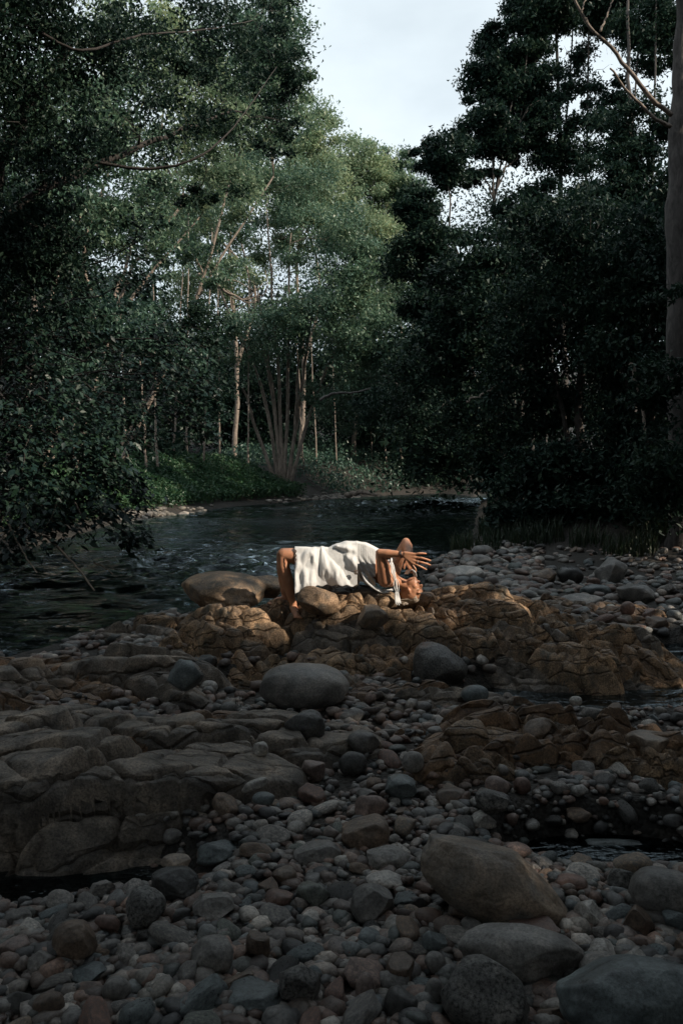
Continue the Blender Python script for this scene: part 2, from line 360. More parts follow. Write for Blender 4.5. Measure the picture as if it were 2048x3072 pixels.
# ------------------------------------------------------------------ bedrock outcrops
OUT = []
class Outcrop:
    fine = 5.0
    def __init__(s, domes, cell, seed, depth=.05, tilt=.25, offs=.03, aniso=1.6, ang=.4, warp=.12, flat=.5, relief=.05, dip=(0, 0)):
        s.dip = dip
        s.domes = domes; s.seed = seed; s.depth = depth; s.tilt = tilt; s.cell = cell; s.ang = ang; s.an = aniso; s.warp = warp; s.flat = flat; s.relief = relief
        s.x0 = min(d[0]-d[2]*1.2 for d in domes); s.x1 = max(d[0]+d[2]*1.2 for d in domes)
        s.y0 = min(d[1]-d[3]*1.2 for d in domes); s.y1 = max(d[1]+d[3]*1.2 for d in domes)
        r = np.random.default_rng(seed)
        c, sn = math.cos(ang), math.sin(ang); s.R = np.array([[c, sn], [-sn, c]])
        n = int((s.x1-s.x0)*(s.y1-s.y0)/(cell*cell*aniso)*1.0)+6
        pts = np.stack([r.uniform(s.x0, s.x1, n), r.uniform(s.y0, s.y1, n)], -1)
        s.sd = pts@s.R.T/np.array([aniso, 1.]); s.pts = pts
        s.tl = r.normal(0, tilt, (n, 2)); s.of = r.normal(0, offs, n)
        s.tl = np.clip(s.tl, -1.6*tilt, 1.6*tilt)+np.array(dip)
        m = int(n*s.fine); p2 = np.stack([r.uniform(s.x0, s.x1, m), r.uniform(s.y0, s.y1, m)], -1); s.p2 = p2; s.s2 = p2@s.R.T/np.array([aniso*1.1, 1.]); s.t2 = r.normal(0, tilt*.8, (m, 2)); s.o2 = r.normal(0, offs*.45, m)
    def z(s, x, y, cells=False):
        x = np.asarray(x, float).ravel(); y = np.asarray(y, float).ravel()
        base = s.base(x, y)
        if s.bp is None:
            e_ = .04; s.bp = s.base(*s.pts.T); s.gx = np.clip((s.base(s.pts[:, 0]+e_, s.pts[:, 1])-s.base(s.pts[:, 0]-e_, s.pts[:, 1]))/(2*e_), -.8, .8); s.gy = np.clip((s.base(s.pts[:, 0], s.pts[:, 1]+e_)-s.base(s.pts[:, 0], s.pts[:, 1]-e_))/(2*e_), -.8, .8)
        return s.z2(x, y, base, cells)
    bp = None
    def base(s, x, y):
        base = np.full(x.shape, -9.)
        for cx, cy, rx, ry, h, z0 in s.domes:
            r = np.hypot((x-cx)/rx, (y-cy)/ry)
            v = np.where(r < 1, z0+h*np.power(np.clip(1-r*r, 0, 1), s.flat), z0-(r-1)*1.2)
            m = np.maximum(base, v); k = .05; base = m+k*np.log(np.exp((base-m)/k)+np.exp((v-m)/k))
        return base+s.relief*fbm(xyz(x, y)*1.8, 4, s.seed)
    def z2(s, x, y, base, cells):
        wx_ = s.warp*fbm(xyz(x, y, 3.1)*2.2, 3, s.seed+7); wy_ = s.warp*fbm(xyz(x, y, 9.7)*2.2, 3, s.seed+9)
        q = np.stack([x+wx_, y+wy_], -1)@s.R.T/np.array([s.an, 1.])
        f1 = np.full(len(x), 1e9); f2 = f1.copy(); idx = np.zeros(len(x), int)
        for k in range(len(s.sd)):
            dd = np.hypot(q[:, 0]-s.sd[k, 0], q[:, 1]-s.sd[k, 1])
            c = dd < f1; f2 = np.where(c, f1, np.minimum(f2, dd)); f1 = np.where(c, dd, f1); idx = np.where(c, k, idx)
        e = (f2-f1)/s.cell
        g1 = np.full(len(x), 1e9); g2 = g1.copy(); id2 = np.zeros(len(x), int)
        for k in range(len(s.s2)):
            dd = np.hypot(q[:, 0]-s.s2[k, 0], q[:, 1]-s.s2[k, 1])
            c = dd < g1; g2 = np.where(c, g1, np.minimum(g2, dd)); g1 = np.where(c, dd, g1); id2 = np.where(c, k, id2)
        crack = 1.25*(1-sstep(.006, .04, f2-f1))+.4*(1-sstep(0, .12, f2-f1)) + .7*(1-sstep(.002, .026, g2-g1))
        lim = lambda v_, m_: m_*np.tanh(v_/m_)
        pl = s.bp[idx]+s.gx[idx]*(x-s.pts[idx, 0])+s.gy[idx]*(y-s.pts[idx, 1]); zz = base+.85*lim(pl-base, .08)+lim(s.of[idx]+s.tl[idx, 0]*(x-s.pts[idx, 0])*.6+s.tl[idx, 1]*(y-s.pts[idx, 1])*.8, .07)-s.depth*crack
        zz = zz+lim(s.o2[id2]+s.t2[id2, 0]*(x-s.p2[id2, 0])*.5+s.t2[id2, 1]*(y-s.p2[id2, 1])*.6, .025)
        zz = zz+.012*fbm(xyz(x, y)*14, 3, s.seed+3)*1.0
        # fine secondary fractures
        fr = np.abs(fbm(xyz(x*1.6+y, y*3.6-x)*2.3, 3, s.seed+21)); zz = zz-.010*(1-sstep(0, .07, fr))
        return (zz, idx, e) if cells else zz
def build_outcrop(o, name, label, cat, mats, res=.012):
    OUT.append(o)
    xs = np.arange(o.x0, o.x1, res); ys = np.arange(o.y0, o.y1, res); X, Y = np.meshgrid(xs, ys); x = X.ravel(); y = Y.ravel()
    z, idx, e = o.z(x, y, True)
    zg = np.pad(z.reshape(X.shape), 1, mode='edge'); zg = (zg[:-2]+5*zg[1:-1]+zg[2:])/7; zg = (zg[:, :-2]+5*zg[:, 1:-1]+zg[:, 2:])/7; z = zg.ravel()
    jx = .03*fbm(np.stack([x*5, y*5, z*1.5], -1), 2, o.seed+31); jy = .04*fbm(np.stack([x*5, y*5, z*2+4], -1), 2, o.seed+32)
    v = np.stack([x+jx, y+jy, z], -1)
    nx, ny = len(xs), len(ys)
    i = np.arange(ny-1)[:, None]; j = np.arange(nx-1)[None]
    Q = np.stack([i*nx+j, i*nx+j+1, (i+1)*nx+j+1, (i+1)*nx+j], -1).reshape(-1, 4)
    keep = (z[Q].max(1) > H(x, y)[Q[:, 0]]-.12); Q = Q[keep]; fc = idx[Q[:, 0]]
    cx = (o.x0+o.x1)/2; cy = (o.y0+o.y1)/2
    root = empty(name, (cx, cy, 0), label, cat)
    r = np.random.default_rng(o.seed+5)
    for k in np.unique(fc):
        q = Q[fc == k]
        if len(q) < 12: continue
        u, inv = np.unique(q, return_inverse=True); vv = v[u]
        c = np.array([vv[:, 0].mean(), vv[:, 1].mean(), vv[:, 2].mean()])
        me = np_mesh('rock_block', vv-c, inv.reshape(-1, 4), True, mats[int(r.integers(len(mats)))]); me.set_sharp_from_angle(angle=math.radians(38))
        link('rock_block', me, root, (c[0]-cx, c[1]-cy, c[2]))
    return root
T, GB, BB = M['bedrock_tawny'], M['bedrock_grey'], M['bedrock_brown']
mound = Outcrop([(1.0, 7.15, 1.35, .95, .46, -.05), (.02, 7.15, .85, .72, .49, 0), (-.85, 7.0, .72, .62, .40, -.05), (1.95, 6.75, .85, .62, .28, -.05), (-1.5, 7.5, .8, .55, .20, -.05), (-.1, 6.5, 1.1, .4, .14, -.05)],
                .22, 21, .075, .30, .032, 2.4, -.5, .09, .8, .08, (.04, -.12))
build_outcrop(mound, 'rock_mound', 'long tawny cracked bedrock mound the woman lies back over', 'rock outcrop', [T, T, T, GB], .0105)
o2 = Outcrop([(-1.75, 5.75, .95, .62, .26, -.05), (-2.6, 5.6, .9, .6, .2, -.05), (-1.3, 5.35, .5, .32, .12, -.03)], .34, 33, .07, .3, .055, 2.4, .05, .08, .45, .05, (.03, -.2))
build_outcrop(o2, 'rock_ledge', 'blocky brown and grey ledge at the left edge beside the creek', 'rock outcrop', [GB, BB, GB], .0125)
o3 = Outcrop([(-1.25, 4.0, 1.1, .58, .24, -.05), (-.75, 4.45, .95, .42, .17, -.03), (-2.0, 4.6, .9, .5, .22, -.05), (-1.6, 3.75, .7, .35, .2, -.05)], .62, 48, .055, .13, .03, 1.5, .3, .07, .4, .04, (.04, -.14))
build_outcrop(o3, 'rock_slab', 'broad sloping grey slab with dark joints in the left foreground', 'rock outcrop', [GB, GB, GB, GB, BB], .0105)
o4 = Outcrop([(1.05, 4.5, .85, .36, .18, -.05), (1.9, 4.42, .85, .34, .16, -.05), (.6, 4.2, .4, .26, .1, -.03)], .20, 52, .06, .5, .05, 2.3, .12, .09, .5, .05, (0, -.2))
build_outcrop(o4, 'rock_shelf', 'low rusty brown broken rock shelf right of the cobbles', 'rock outcrop', [BB, BB, T], .0125)
o6 = Outcrop([(.55, 5.3, .72, .30, .10, -.03), (.15, 5.5, .5, .2, .07, -.03)], .16, 61, .04, .3, .02, 2.6, .05, .1, .5, .03)
build_outcrop(o6, 'rock_shelf', 'thin dark layered rock shelf below the pitted grey boulder', 'rock outcrop', [BB, GB], .0125)
o7 = Outcrop([(1.55, 8.7, 1.3, .45, .20, -.05), (2.6, 8.4, .9, .4, .14, -.05)], .22, 71, .05, .35, .03, 2.2, -.1, .12, .5, .05)
build_outcrop(o7, 'rock_ledge', 'low brown ledge of broken rock behind the mound to the right', 'rock outcrop', [BB, T, GB], .017)
def HT(x, y):
    x = np.atleast_1d(np.asarray(x, float)); y = np.atleast_1d(np.asarray(y, float)); z = H(x, y)
    for o in OUT:
        m = (x > o.x0) & (x < o.x1) & (y > o.y0) & (y < o.y1)
        if m.any(): z[m] = np.maximum(z[m], o.z(x[m], y[m]))
    return z
# ------------------------------------------------------------------ stones
_ico = {}
def ico(n):
    if n not in _ico:
        bm = bmesh.new(); bmesh.ops.create_icosphere(bm, subdivisions=n, radius=1)
        v = np.array([q.co[:] for q in bm.verts]); f = np.array([[q.index for q in t.verts] for t in bm.faces]); bm.free()
        v /= np.linalg.norm(v, axis=1)[:, None]; _ico[n] = (v, f)
    return _ico[n]
def stone_shape(sub, seed, cuts=5, rough=.12, hard=.75, power=2.3):
    """unit stone: superellipsoid with noise and broken faces"""
    r = np.random.default_rng(seed); v, f = ico(sub)
    n = v.copy()
    p = v/np.power((np.abs(v)**power).sum(1), 1/power)[:, None]
    for k in range(cuts):
        d = r.normal(size=3); d /= np.linalg.norm(d); lim = r.uniform(.62, .92)
        s = p@d; ex = np.maximum(0, s-lim); p = p-np.outer(ex*hard, d)
    p = p*(1+rough*fbm(n*1.3+seed*3.7, 3, seed)[:, None])
    if sub >= 3: p = p*(1+.018*fbm(n*6+seed, 3, seed+4)[:, None])
    p -= (p.max(0)+p.min(0))/2; p /= np.abs(p).max(0)
    return p, f
SHAPES = {}
def shape_mesh(kind, idx, mat_key):
    key = (kind, idx, mat_key)
    if key not in SHAPES:
        cuts, hard = {'round': (4, .7), 'cobble': (8, .88), 'angular': (12, .96)}[kind]
        v, f = stone_shape(4 if mat_key in ('grey', 'brown') else 3, 100+idx*7+len(kind), cuts, .16 if kind == 'round' else .2, hard, 2.2 if kind == 'round' else 2.6)
        SHAPES[key] = np_mesh('stone', v, f, True, M[mat_key])
    return SHAPES[key]
PLACED = []        # x, y, rx, ry
NAMED = []
def footprint(px, py, w, h, flat=None, Yfix=None, sink=.3, zbase=None):
    """pixel box -> centre and radii of a stone lying on the bed"""
    z = 0.
    for _ in range(4):
        g = G(px, py, z) if Yfix is None else W(px, py, Yfix)
        Yd = g.y; rx = w/2*Yd/FPX; e = math.atan2(CAM_H-g.z, Yd); ry = rx*(.8 if flat is None else flat)
        a = (h/2*Yd/FPX)**2-(ry*math.sin(e))**2
        rz = math.sqrt(max(a, 0))/math.cos(e) if a > 0 else 0
        rz = max(rz, .38*min(rx, ry))
        if Yfix is None: z = float(HT(g.x, Yd)[0]) + rz*(1-sink) if zbase is None else zbase+rz*(1-sink)
        else: z = g.z
    return Vector((g.x, g.y, g.z)), rx, ry, rz
def big_stone(px, py, w, h, kind, mat, label, roll=0., yaw=None, flat=None, sub=5, seed=None, Yfix=None, name='boulder', cat='boulder', sink=.3, cuts=None, group=None, zbase=None):
    seed = seed if seed is not None else int(px*3+py*7) % 9973
    c, rx, ry, rz = footprint(px, py, w, h, flat, Yfix, sink, zbase)
    k = {'round': (1, .3, .10, 2.15), 'cobble': (7, .8, .15, 2.4), 'angular': (10, .93, .16, 2.7)}[kind]
    sub = min(sub, 4) if w < 125 else sub
    v, f = stone_shape(sub, seed, cuts if cuts is not None else k[0], k[2], k[1], k[3])
    v = v*np.array([rx, ry, rz])
    me = np_mesh(name, v, f, True, M[mat])
    if kind == 'angular': me.set_sharp_from_angle(angle=math.radians(30))
    o = link(name, me, None, c); o.rotation_euler = (random.uniform(-.1, .1), roll, yaw if yaw is not None else random.uniform(-.3, .3))
    tag(o, label, cat, group); PLACED.append((c.x, c.y, rx, ry, c.z)); NAMED.append((c, label, rx)); return o
B = big_stone
B(912, 2062, 275, 145, 'round', 'grey', 'big smooth egg-shaped grey-brown boulder at the foot of the rock mound', seed=5, flat=.7)
B(1310, 2007, 172, 142, 'cobble', 'speckled', 'pitted grey boulder standing against the front of the rock mound', roll=.5, seed=12)
B(1494, 2650, 500, 236, 'cobble', 'tan', 'biggest smooth tan boulder in the right foreground', roll=.42, seed=31, sub=6, cuts=3, flat=.55, yaw=-.15, sink=.25)
B(1560, 2862, 385, 160, 'cobble', 'grey', 'long saddle-backed grey boulder below the biggest tan boulder', seed=41, flat=.45, yaw=-.15, roll=.1)
B(1890, 3000, 450, 240, 'cobble', 'blue', 'large flat-topped blue-grey boulder in the bottom right corner', seed=53, flat=.6)
B(1450, 2990, 275, 220, 'cobble', 'speckled', 'dark boulder speckled with white at the bottom right of centre', seed=61, flat=.8)
B(1990, 2682, 205, 155, 'round', 'grey', 'smooth grey boulder at the right edge beside the foreground pool', seed=71)
B(2030, 2435, 130, 130, 'cobble', 'blue', 'blue-grey boulder at the right edge above the foreground pool', seed=73)
B(1948, 2236, 150, 84, 'cobble', 'tan', 'tan boulder on the right end of the brown rock shelf', seed=77)
B(1614, 2188, 96, 58, 'cobble', 'brown', 'brown rounded rock on top of the low brown shelf', seed=79, roll=-.3)
B(1440, 2160, 110, 50, 'cobble', 'grey', 'grey flat rock on the back of the low brown shelf', seed=83)
B(665, 1775, 262, 112, 'cobble', 'boulder_tawny', 'tawny domed boulder left of the woman by the water', seed=92, Yfix=7.75, flat=.9)
B(792, 1762, 130, 72, 'cobble', 'boulder_tawny', 'small brown rock behind the woman\'s feet at the water edge', seed=94, Yfix=8.1)
B(955, 1806, 140, 84, 'cobble', 'boulder_tawny', 'rounded orange-brown rock just below the hanging skirt', seed=98, cuts=10, Yfix=6.72, roll=.25, flat=.7)
B(1115, 1850, 96, 72, 'angular', 'tan', 'pale angular rock wedged below the woman\'s shoulder', seed=99, Yfix=6.6)
B(1268, 1800, 82, 50, 'cobble', 'boulder_tawny', 'brown rock right beside the woman\'s head', seed=101, Yfix=7.2)
B(1150, 1800, 90, 52, 'cobble', 'boulder_tawny', 'brown rock under the tassels of the dress', seed=103, Yfix=7.0)
B(555, 2026, 110, 100, 'cobble', 'blue', 'blue-grey boulder with a ridge between the left ledge and the mound', seed=105)
B(615, 2005, 70, 80, 'cobble', 'dark', 'dark upright stone behind the ridged blue-grey boulder', seed=107)
B(627, 2062, 54, 42, 'round', 'pale', 'pale round stone right of the ridged blue-grey boulder', name='river_stone', cat='stone', seed=109, sub=4)
B(552, 2176, 132, 74, 'round', 'tan', 'tan loaf-shaped boulder on the back of the left slab', seed=111, roll=-.15)
B(915, 2180, 126, 104, 'cobble', 'dark', 'dark ridged boulder below the egg-shaped boulder', seed=118, sink=.5)
B(782, 2247, 46, 44, 'cobble', 'pale', 'small pale block beside the end of the left slab', name='river_stone', cat='stone', seed=115, sub=4)
B(1393, 1722, 120, 52, 'cobble', 'pale', 'pale flat boulder at the water edge right of the woman\'s hands', seed=117)
B(1446, 1654, 66, 38, 'round', 'grey', 'round grey boulder farthest back at the water edge', seed=119)
B(1438, 1684, 78, 42, 'cobble', 'grey', 'mottled grey boulder in front of the farthest back boulder', seed=121)
B(1832, 1714, 100, 84, 'angular', 'grey', 'blocky grey boulder rising from the far right cobbles', seed=123)
B(1909, 1782, 120, 62, 'cobble', 'grey', 'wide grey boulder in the far right cobbles near the edge', seed=125)
B(1740, 1802, 130, 46, 'cobble', 'grey', 'low flat grey boulder in the middle of the far right cobbles', seed=127)
B(1790, 1772, 100, 42, 'cobble', 'blue', 'low blue-grey stone in front of the blocky grey boulder', seed=129)
B(1632, 1730, 74, 50, 'cobble', 'brown', 'brownish stone left of the far right cobbles', seed=131)
B(1710, 1728, 80, 58, 'cobble', 'dark', 'dark rounded stone left of the blocky grey boulder', seed=133)
B(1881, 1826, 46, 44, 'round', 'red', 'reddish-orange round stone in the far right cobbles', name='river_stone', cat='stone', seed=135, sub=4)
B(1925, 1830, 44, 38, 'round', 'pink', 'peach-pink round stone beside the reddish-orange one', name='river_stone', cat='stone', seed=137, sub=4)
B(1968, 1889, 46, 46, 'cobble', 'pink', 'pink stone at the right near the dark side pool', name='river_stone', cat='stone', seed=139, sub=4)
B(2022, 1888, 90, 54, 'cobble', 'grey', 'grey stone cut by the right edge above the side pool', seed=141)
B(1424, 2082, 84, 56, 'round', 'blue', 'smooth blue-grey stone right below the pitted boulder', seed=143)
B(1288, 2074, 84, 34, 'angular', 'pale', 'pale wedge of rock under the pitted boulder', seed=145, name='river_stone', cat='stone')
B(1726, 2103, 38, 28, 'round', 'pale', 'single small pale stone standing in the side pool', name='river_stone', cat='stone', seed=147, sub=4)
B(1058, 2150, 76, 54, 'angular', 'grey', 'grey angular stone at the top of the cobble bed', name='river_stone', cat='stone', seed=149)
B(1090, 2224, 98, 68, 'cobble', 'grey', 'broad grey stone in the upper cobble bed', seed=151)
B(1058, 2294, 88, 78, 'round', 'dark', 'dark round stone in the upper cobble bed', seed=153)
B(1238, 2286, 68, 64, 'round', 'grey', 'grey round stone left of the brown shelf', name='river_stone', cat='stone', seed=155)
B(1200, 2364, 102, 76, 'angular', 'blue', 'blue-grey faceted stone in the middle of the cobble bed', seed=157)
B(1354, 2392, 100, 56, 'cobble', 'brown', 'brownish arched stone in the middle of the cobble bed', seed=159)
B(1115, 2420, 108, 80, 'cobble', 'pink', 'pinkish-brown block in the middle of the cobble bed', seed=161)
B(1095, 2500, 152, 100, 'cobble', 'brown', 'large reddish-grey rounded stone in the middle of the cobble bed', seed=163)
B(1163, 2575, 140, 82, 'cobble', 'grey', 'grey stone left of the biggest tan boulder', seed=165)
B(1155, 2640, 118, 56, 'cobble', 'pale', 'pale banded stone left of the biggest tan boulder', seed=167)
B(1118, 2714, 136, 112, 'angular', 'grey', 'grey cone-shaped stone in the lower cobble bed', seed=169, cuts=5)
B(1540, 2487, 112, 84, 'cobble', 'blue', 'bluish stone behind the biggest tan boulder', seed=171)
B(1642, 2490, 98, 84, 'cobble', 'grey', 'grey stone behind the right shoulder of the biggest tan boulder', seed=173)
B(1473, 2404, 105, 82, 'angular', 'speckled', 'dark mica-speckled block in front of the brown shelf', seed=175)
B(1490, 2360, 78, 60, 'round', 'pink', 'orange-pink rounded stone at the foot of the brown shelf', seed=177, roll=.4, name='river_stone', cat='stone')
B(1566, 2363, 52, 60, 'angular', 'red', 'small reddish pointed stone at the foot of the brown shelf', seed=179, name='river_stone', cat='stone')
B(1570, 2420, 92, 58, 'angular', 'grey', 'grey two-part block at the foot of the brown shelf', seed=181, name='river_stone', cat='stone')
B(1445, 2464, 88, 66, 'angular', 'pale', 'light mottled block behind the biggest tan boulder', seed=183, name='river_stone', cat='stone')
B(1770, 2749, 96, 86, 'angular', 'pale', 'light grey broken stone right of the biggest tan boulder', seed=185)
B(1912, 2769, 94, 96, 'angular', 'brown', 'rough brown crumbly stone below the right pool', seed=187)
B(1807, 2853, 100, 60, 'cobble', 'pale', 'pale stone touching the tip of the saddle-backed boulder', seed=189)
B(1904, 2875, 66, 54, 'angular', 'pale', 'small pale wedge above the corner boulder', seed=191, name='river_stone', cat='stone')
B(1602, 2792, 150, 72, 'angular', 'red', 'reddish-brown block squeezed between the two largest right boulders', seed=193, zbase=.04)
B(1202, 2916, 92, 86, 'angular', 'brown', 'brown angular stone left of the dark speckled boulder', seed=195)
B(1204, 3012, 108, 92, 'cobble', 'dark', 'dark rounded stone at the bottom left of the speckled boulder', seed=197)
B(1302, 2986, 66, 88, 'round', 'grey', 'upright grey egg-shaped stone touching the speckled boulder', seed=199, name='river_stone', cat='stone')
B(1305, 2890, 68, 64, 'round', 'grey', 'round grey stone above the speckled boulder', seed=201, name='river_stone', cat='stone')
B(1096, 2972, 62, 92, 'round', 'pink', 'upright pinkish oval stone near the bottom centre', seed=203, name='river_stone', cat='stone')
B(1303, 2830, 82, 74, 'angular', 'blue', 'blue-grey pyramid-shaped stone left of the saddle-backed boulder', seed=205, name='river_stone', cat='stone')
B(1345, 2677, 58, 58, 'cobble', 'brown', 'small brown stone against the left side of the biggest tan boulder', seed=207, name='river_stone', cat='stone')
B(1391, 2730, 96, 46, 'cobble', 'brown', 'flat brown stone under the left side of the biggest tan boulder', seed=209, name='river_stone', cat='stone')
B(1840, 2540, 216, 46, 'cobble', 'blue', 'long flat wet stone lying in the foreground pool', seed=211, flat=.3, zbase=-.19)
B(1712, 2650, 100, 54, 'cobble', 'red', 'reddish half-sunk stone at the pool edge', seed=213)
B(1862, 2642, 84, 72, 'angular', 'speckled', 'dark cube-like stone below the foreground pool', seed=215)
B(524, 2652, 152, 102, 'cobble', 'dark', 'large dark wet boulder in the lower left cobbles', seed=217)
B(432, 2732, 128, 128, 'cobble', 'speckled', 'mottled black and cream boulder by the lower left pool', seed=219)
B(222, 2828, 134, 124, 'cobble', 'brown', 'brown dented boulder below the lower left pool', seed=221)
B(46, 2838, 108, 64, 'cobble', 'pink', 'pinkish stone at the left edge below the pool', seed=223)
B(641, 2730, 130, 90, 'angular', 'grey', 'grey sharp-edged block in the lower left cobbles', seed=225)
B(641, 2865, 142, 106, 'cobble', 'grey', 'grey-brown shouldered stone in the lower left cobbles', seed=227)
B(758, 2990, 176, 92, 'cobble', 'blue', 'flat blue-grey stone at the bottom left of centre', seed=229)
B(672, 2962, 196, 46, 'angular', 'brown', 'long thin slate leaning on the flat blue-grey stone', seed=231, roll=-.3, flat=.3, name='river_stone', cat='stone')
B(350, 2974, 88, 82, 'round', 'grey', 'grey round-topped stone at the bottom left', seed=233)
B(255, 2921, 132, 66, 'angular', 'blue', 'flat bluish block at the bottom left', seed=235)
B(125, 2888, 84, 66, 'cobble', 'grey', 'grey stone between the pinkish stone and the bluish block', seed=237, name='river_stone', cat='stone')
B(49, 3010, 106, 76, 'cobble', 'dark', 'dark stone in the bottom left corner', seed=239)
B(148, 3020, 92, 84, 'cobble', 'brown', 'dull brown stone near the bottom left corner', seed=241)
B(950, 2560, 146, 78, 'cobble', 'grey', 'wide grey stone in the centre of the cobble bed', seed=243)
B(940, 2320, 78, 80, 'cobble', 'pink', 'pinkish upright stone right of the left slab', seed=245)
B(854, 2634, 78, 62, 'cobble', 'brown', 'brown squared stone in the centre cobbles', seed=247, name='river_stone', cat='stone')
B(837, 2700, 90, 60, 'cobble', 'red', 'reddish saddle-shaped stone in the centre cobbles', seed=249, name='river_stone', cat='stone')
B(940, 2682, 106, 82, 'cobble', 'green', 'greenish stone with pale streaks in the centre cobbles', seed=251)
B(653, 2562, 132, 78, 'cobble', 'blue', 'bluish stone beside the wet edge of the left slab', seed=253)
B(527, 2584, 92, 46, 'cobble', 'tan', 'flat tan stone above the large dark wet boulder', seed=255, name='river_stone', cat='stone')
B(581, 2496, 76, 74, 'angular', 'dark', 'dark cracked stone against the front of the left slab', seed=257, name='river_stone', cat='stone')
B(517, 2512, 58, 48, 'cobble', 'grey', 'small grey stone against the front of the left slab', seed=259, name='river_stone', cat='stone')
B(763, 2356, 88, 32, 'cobble', 'pale', 'pale elongated stone tilted against the left slab', seed=261, roll=-.4, flat=.4, name='river_stone', cat='stone')
B(790, 2396, 70, 40, 'round', 'blue', 'smooth bluish oval stone below the tilted pale one', seed=263, name='river_stone', cat='stone')
B(325, 2774, 84, 62, 'cobble', 'red', 'dull red stone right of the brown dented boulder', seed=265, name='river_stone', cat='stone')
B(773, 2845, 76, 94, 'angular', 'brown', 'tall brown wedge-shaped stone in the lower cobbles', seed=267, name='river_stone', cat='stone')
B(900, 2957, 128, 134, 'angular', 'speckled', 'dark speckled block near the bottom centre', seed=269)
B(120, 2700, 130, 36, 'cobble', 'dark', 'dark flat stone half under the lower left pool', seed=273, zbase=-.19, flat=.5)
B(300, 2640, 80, 34, 'cobble', 'blue', 'bluish stone breaking the surface of the lower left pool', seed=275, zbase=-.18, name='river_stone', cat='stone')
B(222, 2702, 54, 44, 'angular', 'red', 'dull reddish block standing in the lower left pool', seed=277, zbase=-.17, name='river_stone', cat='stone')
B(1860, 2420, 90, 40, 'cobble', 'dark', 'dark wet stone behind the foreground pool', seed=271, zbase=-.16)

# the ordinary cobbles: ~290 single stones, sized and coloured one by one, then the fill
COLN = {'grey': 'grey', 'blue': 'blue-grey', 'dark': 'dark', 'brown': 'brown', 'red': 'reddish', 'tan': 'tan', 'pink': 'pinkish', 'pale': 'pale', 'speckled': 'speckled', 'green': 'greenish'}
SHN = {'round': 'rounded', 'cobble': 'blunt', 'angular': 'angular'}
OCC = []      # x,y,r of everything laid on the bed
for x, y, rx, ry, z in PLACED: OCC.append((x, y, rx*.9, ry*.9))
def free(x, y, r, slack=.9):
    A = np.array(OCC); d = np.hypot((x-A[:, 0])/(A[:, 2]+r*slack), (y-A[:, 1])/(A[:, 3]+r*slack)); return (d > 1).all()
def on_rock(x, y):
    z0 = float(H(x, y)); z1 = float(HT(x, y)[0]); return z1-z0
def zone_px(px, py):
    if 2120 < py < 3120: return True
    if px > 1330 and 1660 < py <= 2120: return True
    return False
cands = []
gr = np.random.default_rng(99)
gen = []
tries = 0
while len(gen) < 300 and tries < 16000:
    tries += 1
    if gr.random() < .8: px, py = gr.uniform(-30, 2080), gr.uniform(2130, 3110)
    else: px, py = gr.uniform(1340, 2080), gr.uniform(1650, 1960)
    g = G(px, py, 0.)
    far = py < 2000
    k = 1-len(gen)/300
    r = (.023+.034*k**1.5+gr.uniform(0, .012)) * (1.5 if far else 1) * (1.0 if py < 2600 else .95)
    h = on_rock(g.x, g.y)
    if h > .03: continue
    if float(H(g.x, g.y)) < -.14: continue
    if not free(g.x, g.y, r): continue
    OCC.append((g.x, g.y, r, r*.8)); gen.append((g.x, g.y, r, px, py))
DIRN = lambda dx, dy: ('left of' if dx < 0 else 'right of') if abs(dx) > abs(dy) else ('behind' if dy > 0 else 'in front of')
used = {}
for x, y, r, px, py in gen:
    kind = gr.choice(['round', 'cobble', 'angular'], p=[.25, .45, .30]); mk = gr.choice(list(COLN), p=[.25, .12, .12, .14, .09, .05, .07, .07, .05, .04])
    me = shape_mesh(kind, int(gr.integers(3)), mk)
    o = link('river_stone', me)
    el = gr.uniform(1.05, 1.5); fl = gr.uniform(.5, .8)
    o.scale = (r*el, r/el*1.05, r*fl); o.rotation_euler = (gr.normal(0, .25), gr.normal(0, .25), gr.uniform(0, 6.28))
    z = float(H(x, y)); o.location = (x, y, z+r*fl*.55)
    best = min(NAMED, key=lambda t: (t[0].x-x)**2+(t[0].y-y)**2)
    dx, dy = x-best[0].x, y-best[0].y
    size = 'fist-sized' if r < .055 else ('head-sized' if r < .085 else 'large')
    short = best[1].split(' in the ')[0].split(' at the ')[0].split(' below ')[0].split(' against ')[0].split(' on the ')[0].split(' between ')[0]
    lab = f"{size} {SHN[kind]} {COLN[mk]} stone {DIRN(dx, dy)} the {short}"
    lab = ' '.join(lab.split()[:16])
    used.setdefault(lab, []).append(o)
    tag(o, lab, 'stone', 'loose river stones of the cobble bed')
for lab, os_ in used.items():
    if len(os_) > 1:
        base = ' '.join(lab.split()[:14]); ctr = sorted(os_, key=lambda q: q.location.x)
        if len(os_) == 2: ctr[0]['label'] = base+', left one'; ctr[1]['label'] = base+', right one'
        else:
            for q in ctr: q['group'] = 'loose stones: '+base
